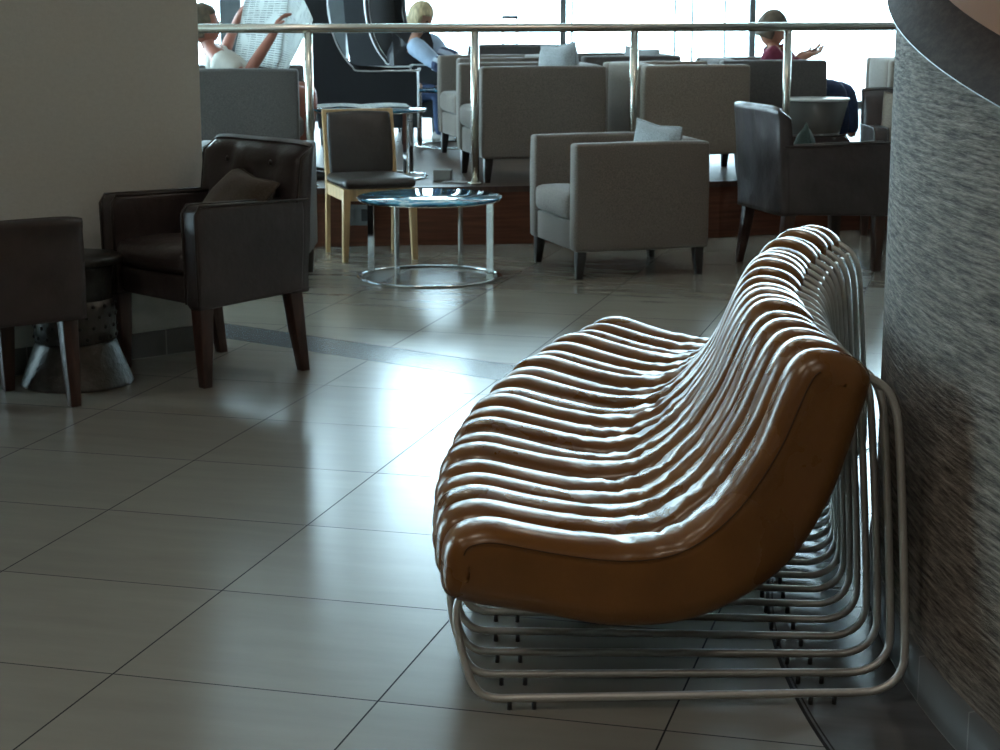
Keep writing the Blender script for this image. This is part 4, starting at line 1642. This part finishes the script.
# man reading at the left end of the platform (faces right and slightly away)
Y1 = 11.12
J = dict(pelvis=at(258, 98, Y1), chest=at(222, 66, Y1), neck=at(209, 47, Y1), head=at(203, 25, Y1 - .02),
         sh_n=at(220, 62, Y1 - .17), el_n=at(246, 76, Y1 - .22), wr_n=at(274, 33, Y1 - .16), hd_n=Vector((.35, .2, .8)),
         sh_f=at(217, 55, Y1 + .16), el_f=at(222, 58, Y1 + .24), wr_f=at(236, 24, Y1 + .26), hd_f=Vector((.35, -.1, .8)),
         hip_n=at(262, 99, Y1 - .09), hip_f=at(262, 99, Y1 + .09),
         kn_n=at(303, 90, Y1 - .04), kn_f=at(310, 88, Y1 + .14), an_n=at(300, 160, Y1 - .04), an_f=at(306, 156, Y1 + .14))
person('man in a white shirt and shorts leaning back, holding up a newspaper', J, (.95, .25, .05), M['skin_red'], 'short', M['shirt_white'], M['shorts'], M['hair_brown'], M['shoe'],
       bare_shin=True, palm=(1, .2, 0))

# the newspaper he holds: two leaning pages meeting at a fold
def page(corners, nu=8, nv=10, sag=.02, seed=0):
    a, b, c, d = [Vector(p) for p in corners]      # top-left, top-right, bottom-right, bottom-left
    rows, uvs = [], []
    nrm = (b - a).cross(d - a).normalized()
    for i in range(nv + 1):
        v = i / nv
        rr, uu = [], []
        for j in range(nu + 1):
            u = j / nu
            p = a.lerp(b, u).lerp(d.lerp(c, u), v)
            p = p + nrm * (math.sin(PI * u) * sag + noise.noise(Vector((u * 2, v * 3, seed))) * .012)
            rr.append(p)
            uu.append((u, 1 - v))
        rows.append(rr)
        uvs.append(uu)
    return rows, uvs


YP = Y1 - .02
root = thing('newspaper', 'open newspaper held up by the man in the white shirt', 'newspaper', at(262, 40, YP))
base = at(262, 40, YP)
for nm, cs, sd_ in (('page', [at(247, -14, YP), at(292, -18, YP + .10), at(281, 70, YP + .10), at(233, 62, YP)], 1),
                    ('page', [at(292, -18, YP + .10), at(313, 20, YP - .02), at(289, 68, YP - .02), at(276, 70, YP + .10)], 2)):
    rows, uvs = page([c - base for c in cs], seed=sd_)
    bm = bmesh.new()
    uvl = bm.loops.layers.uv.new('UVMap')
    Vv = [[bm.verts.new(p) for p in row] for row in rows]
    for i in range(len(Vv) - 1):
        for j in range(len(Vv[0]) - 1):
            f = bm.faces.new((Vv[i][j], Vv[i][j + 1], Vv[i + 1][j + 1], Vv[i + 1][j]))
            for l, (a_, b_) in zip(f.loops, ((i, j), (i, j + 1), (i + 1, j + 1), (i + 1, j))):
                l[uvl].uv = uvs[a_][b_]
    bmesh.ops.solidify(bm, geom=bm.faces[:], thickness=.0015)
    obj(nm, bm, M['newsprint'], root)

# blonde woman in the second wing chair, leaning forward
Y2 = 14.35
J = dict(pelvis=at(402, 92, Y2), chest=at(407, 54, Y2 + .02), neck=at(416, 36, Y2 - .03), head=at(421, 17, Y2 - .08),
         sh_n=at(415, 46, Y2 - .12), el_n=at(438, 65, Y2 - .28), wr_n=at(457, 60, Y2 - .28), hd_n=Vector((.9, -.1, -.1)),
         sh_f=at(431, 42, Y2 + .10), el_f=at(444, 55, Y2 - .05), wr_f=at(462, 58, Y2 - .16), hd_f=Vector((.9, -.2, -.1)),
         hip_n=at(405, 94, Y2 - .10), hip_f=at(408, 94, Y2 + .06),
         kn_n=at(440, 92, Y2 - .24), kn_f=at(450, 90, Y2 - .14), an_n=at(442, 140, Y2 - .22), an_f=at(452, 138, Y2 - .14))
person('blonde woman in a dark vest and striped sleeves leaning forward in the far wing chair', J, (.75, -.45, -.45), M['skin'], 'long', M['shirt_blue'], M['jeans'], M['hair_blond'], M['shoe_light'],
       vest=M['vest'], long_hair=True, palm=(0, 0, -1))

# man in maroon looking at his phone
Y3 = 12.42
J = dict(pelvis=at(775, 90, Y3), chest=at(775, 62, Y3), neck=at(773, 46, Y3), head=at(772, 29, Y3 - .01),
         sh_n=at(770, 55, Y3 - .18), el_n=at(788, 72, Y3 - .20), wr_n=at(803, 57, Y3 - .10), hd_n=Vector((.9, .1, .25)),
         sh_f=at(779, 53, Y3 + .17), el_f=at(796, 68, Y3 + .18), wr_f=at(800, 55, Y3 + .06), hd_f=Vector((.9, -.1, .3)),
         hip_n=at(780, 92, Y3 - .09), hip_f=at(780, 92, Y3 + .09),
         kn_n=at(838, 88, Y3 - .10), kn_f=at(848, 90, Y3 + .12), an_n=at(842, 140, Y3 - .10), an_f=at(852, 138, Y3 + .12))
person('man in a maroon top and jeans sitting against the window, holding up a phone', J, (.93, .20, -.28), M['skin'], 'long', M['maroon'], M['jeans'], M['hair_brown'], M['shoe'],
       palm=(0, 0, 1), curl=.35)
pq = at(816, 50, Y3 - .02)
tag(obj('phone', rbox(-.035, .035, -.004, .004, -.07, .07, .003), M['phone'], loc=pq, rot=(R(65), 0, R(-100)), smooth=False),
    'dark phone held by the man in the maroon top', 'phone')

# ------------------------------------------------------------------ light
w = bpy.data.worlds.new('World')
scene.world = w
w.use_nodes = True
bg = w.node_tree.nodes['Background']
bg.inputs[0].default_value = (0.64, 0.88, 1.0, 1)
bg.inputs[1].default_value = 17.0


def fill_light(loc, size, power, col):
    l = bpy.data.lights.new('warm_fill', 'AREA')
    l.shape = 'DISK'
    l.size = size
    l.energy = power
    l.color = col
    o = bpy.data.objects.new('warm_fill', l)
    COL.objects.link(o)
    o.location = loc
    return o


for x, y, p in ((-3.0, -1.5, 24), (0.2, -1.5, 26), (-3.0, 2.2, 22), (-.6, 2.0, 14), (1.5, 7.6, 16), (-1.0, 9.0, 10), (1.5, 12.5, 10)):  # unseen warm fill, added under the ceiling to brighten the room
    fill_light((x, y, CEIL - .05), .5, p, (1.0, .91, .78))

vs_ = scene.view_settings
scene.display_settings.display_device = 'sRGB'
vs_.view_transform = 'Standard'
vs_.look = 'None'
vs_.gamma = 1.0
vs_.use_curve_mapping = False
vs_.exposure = 0.0
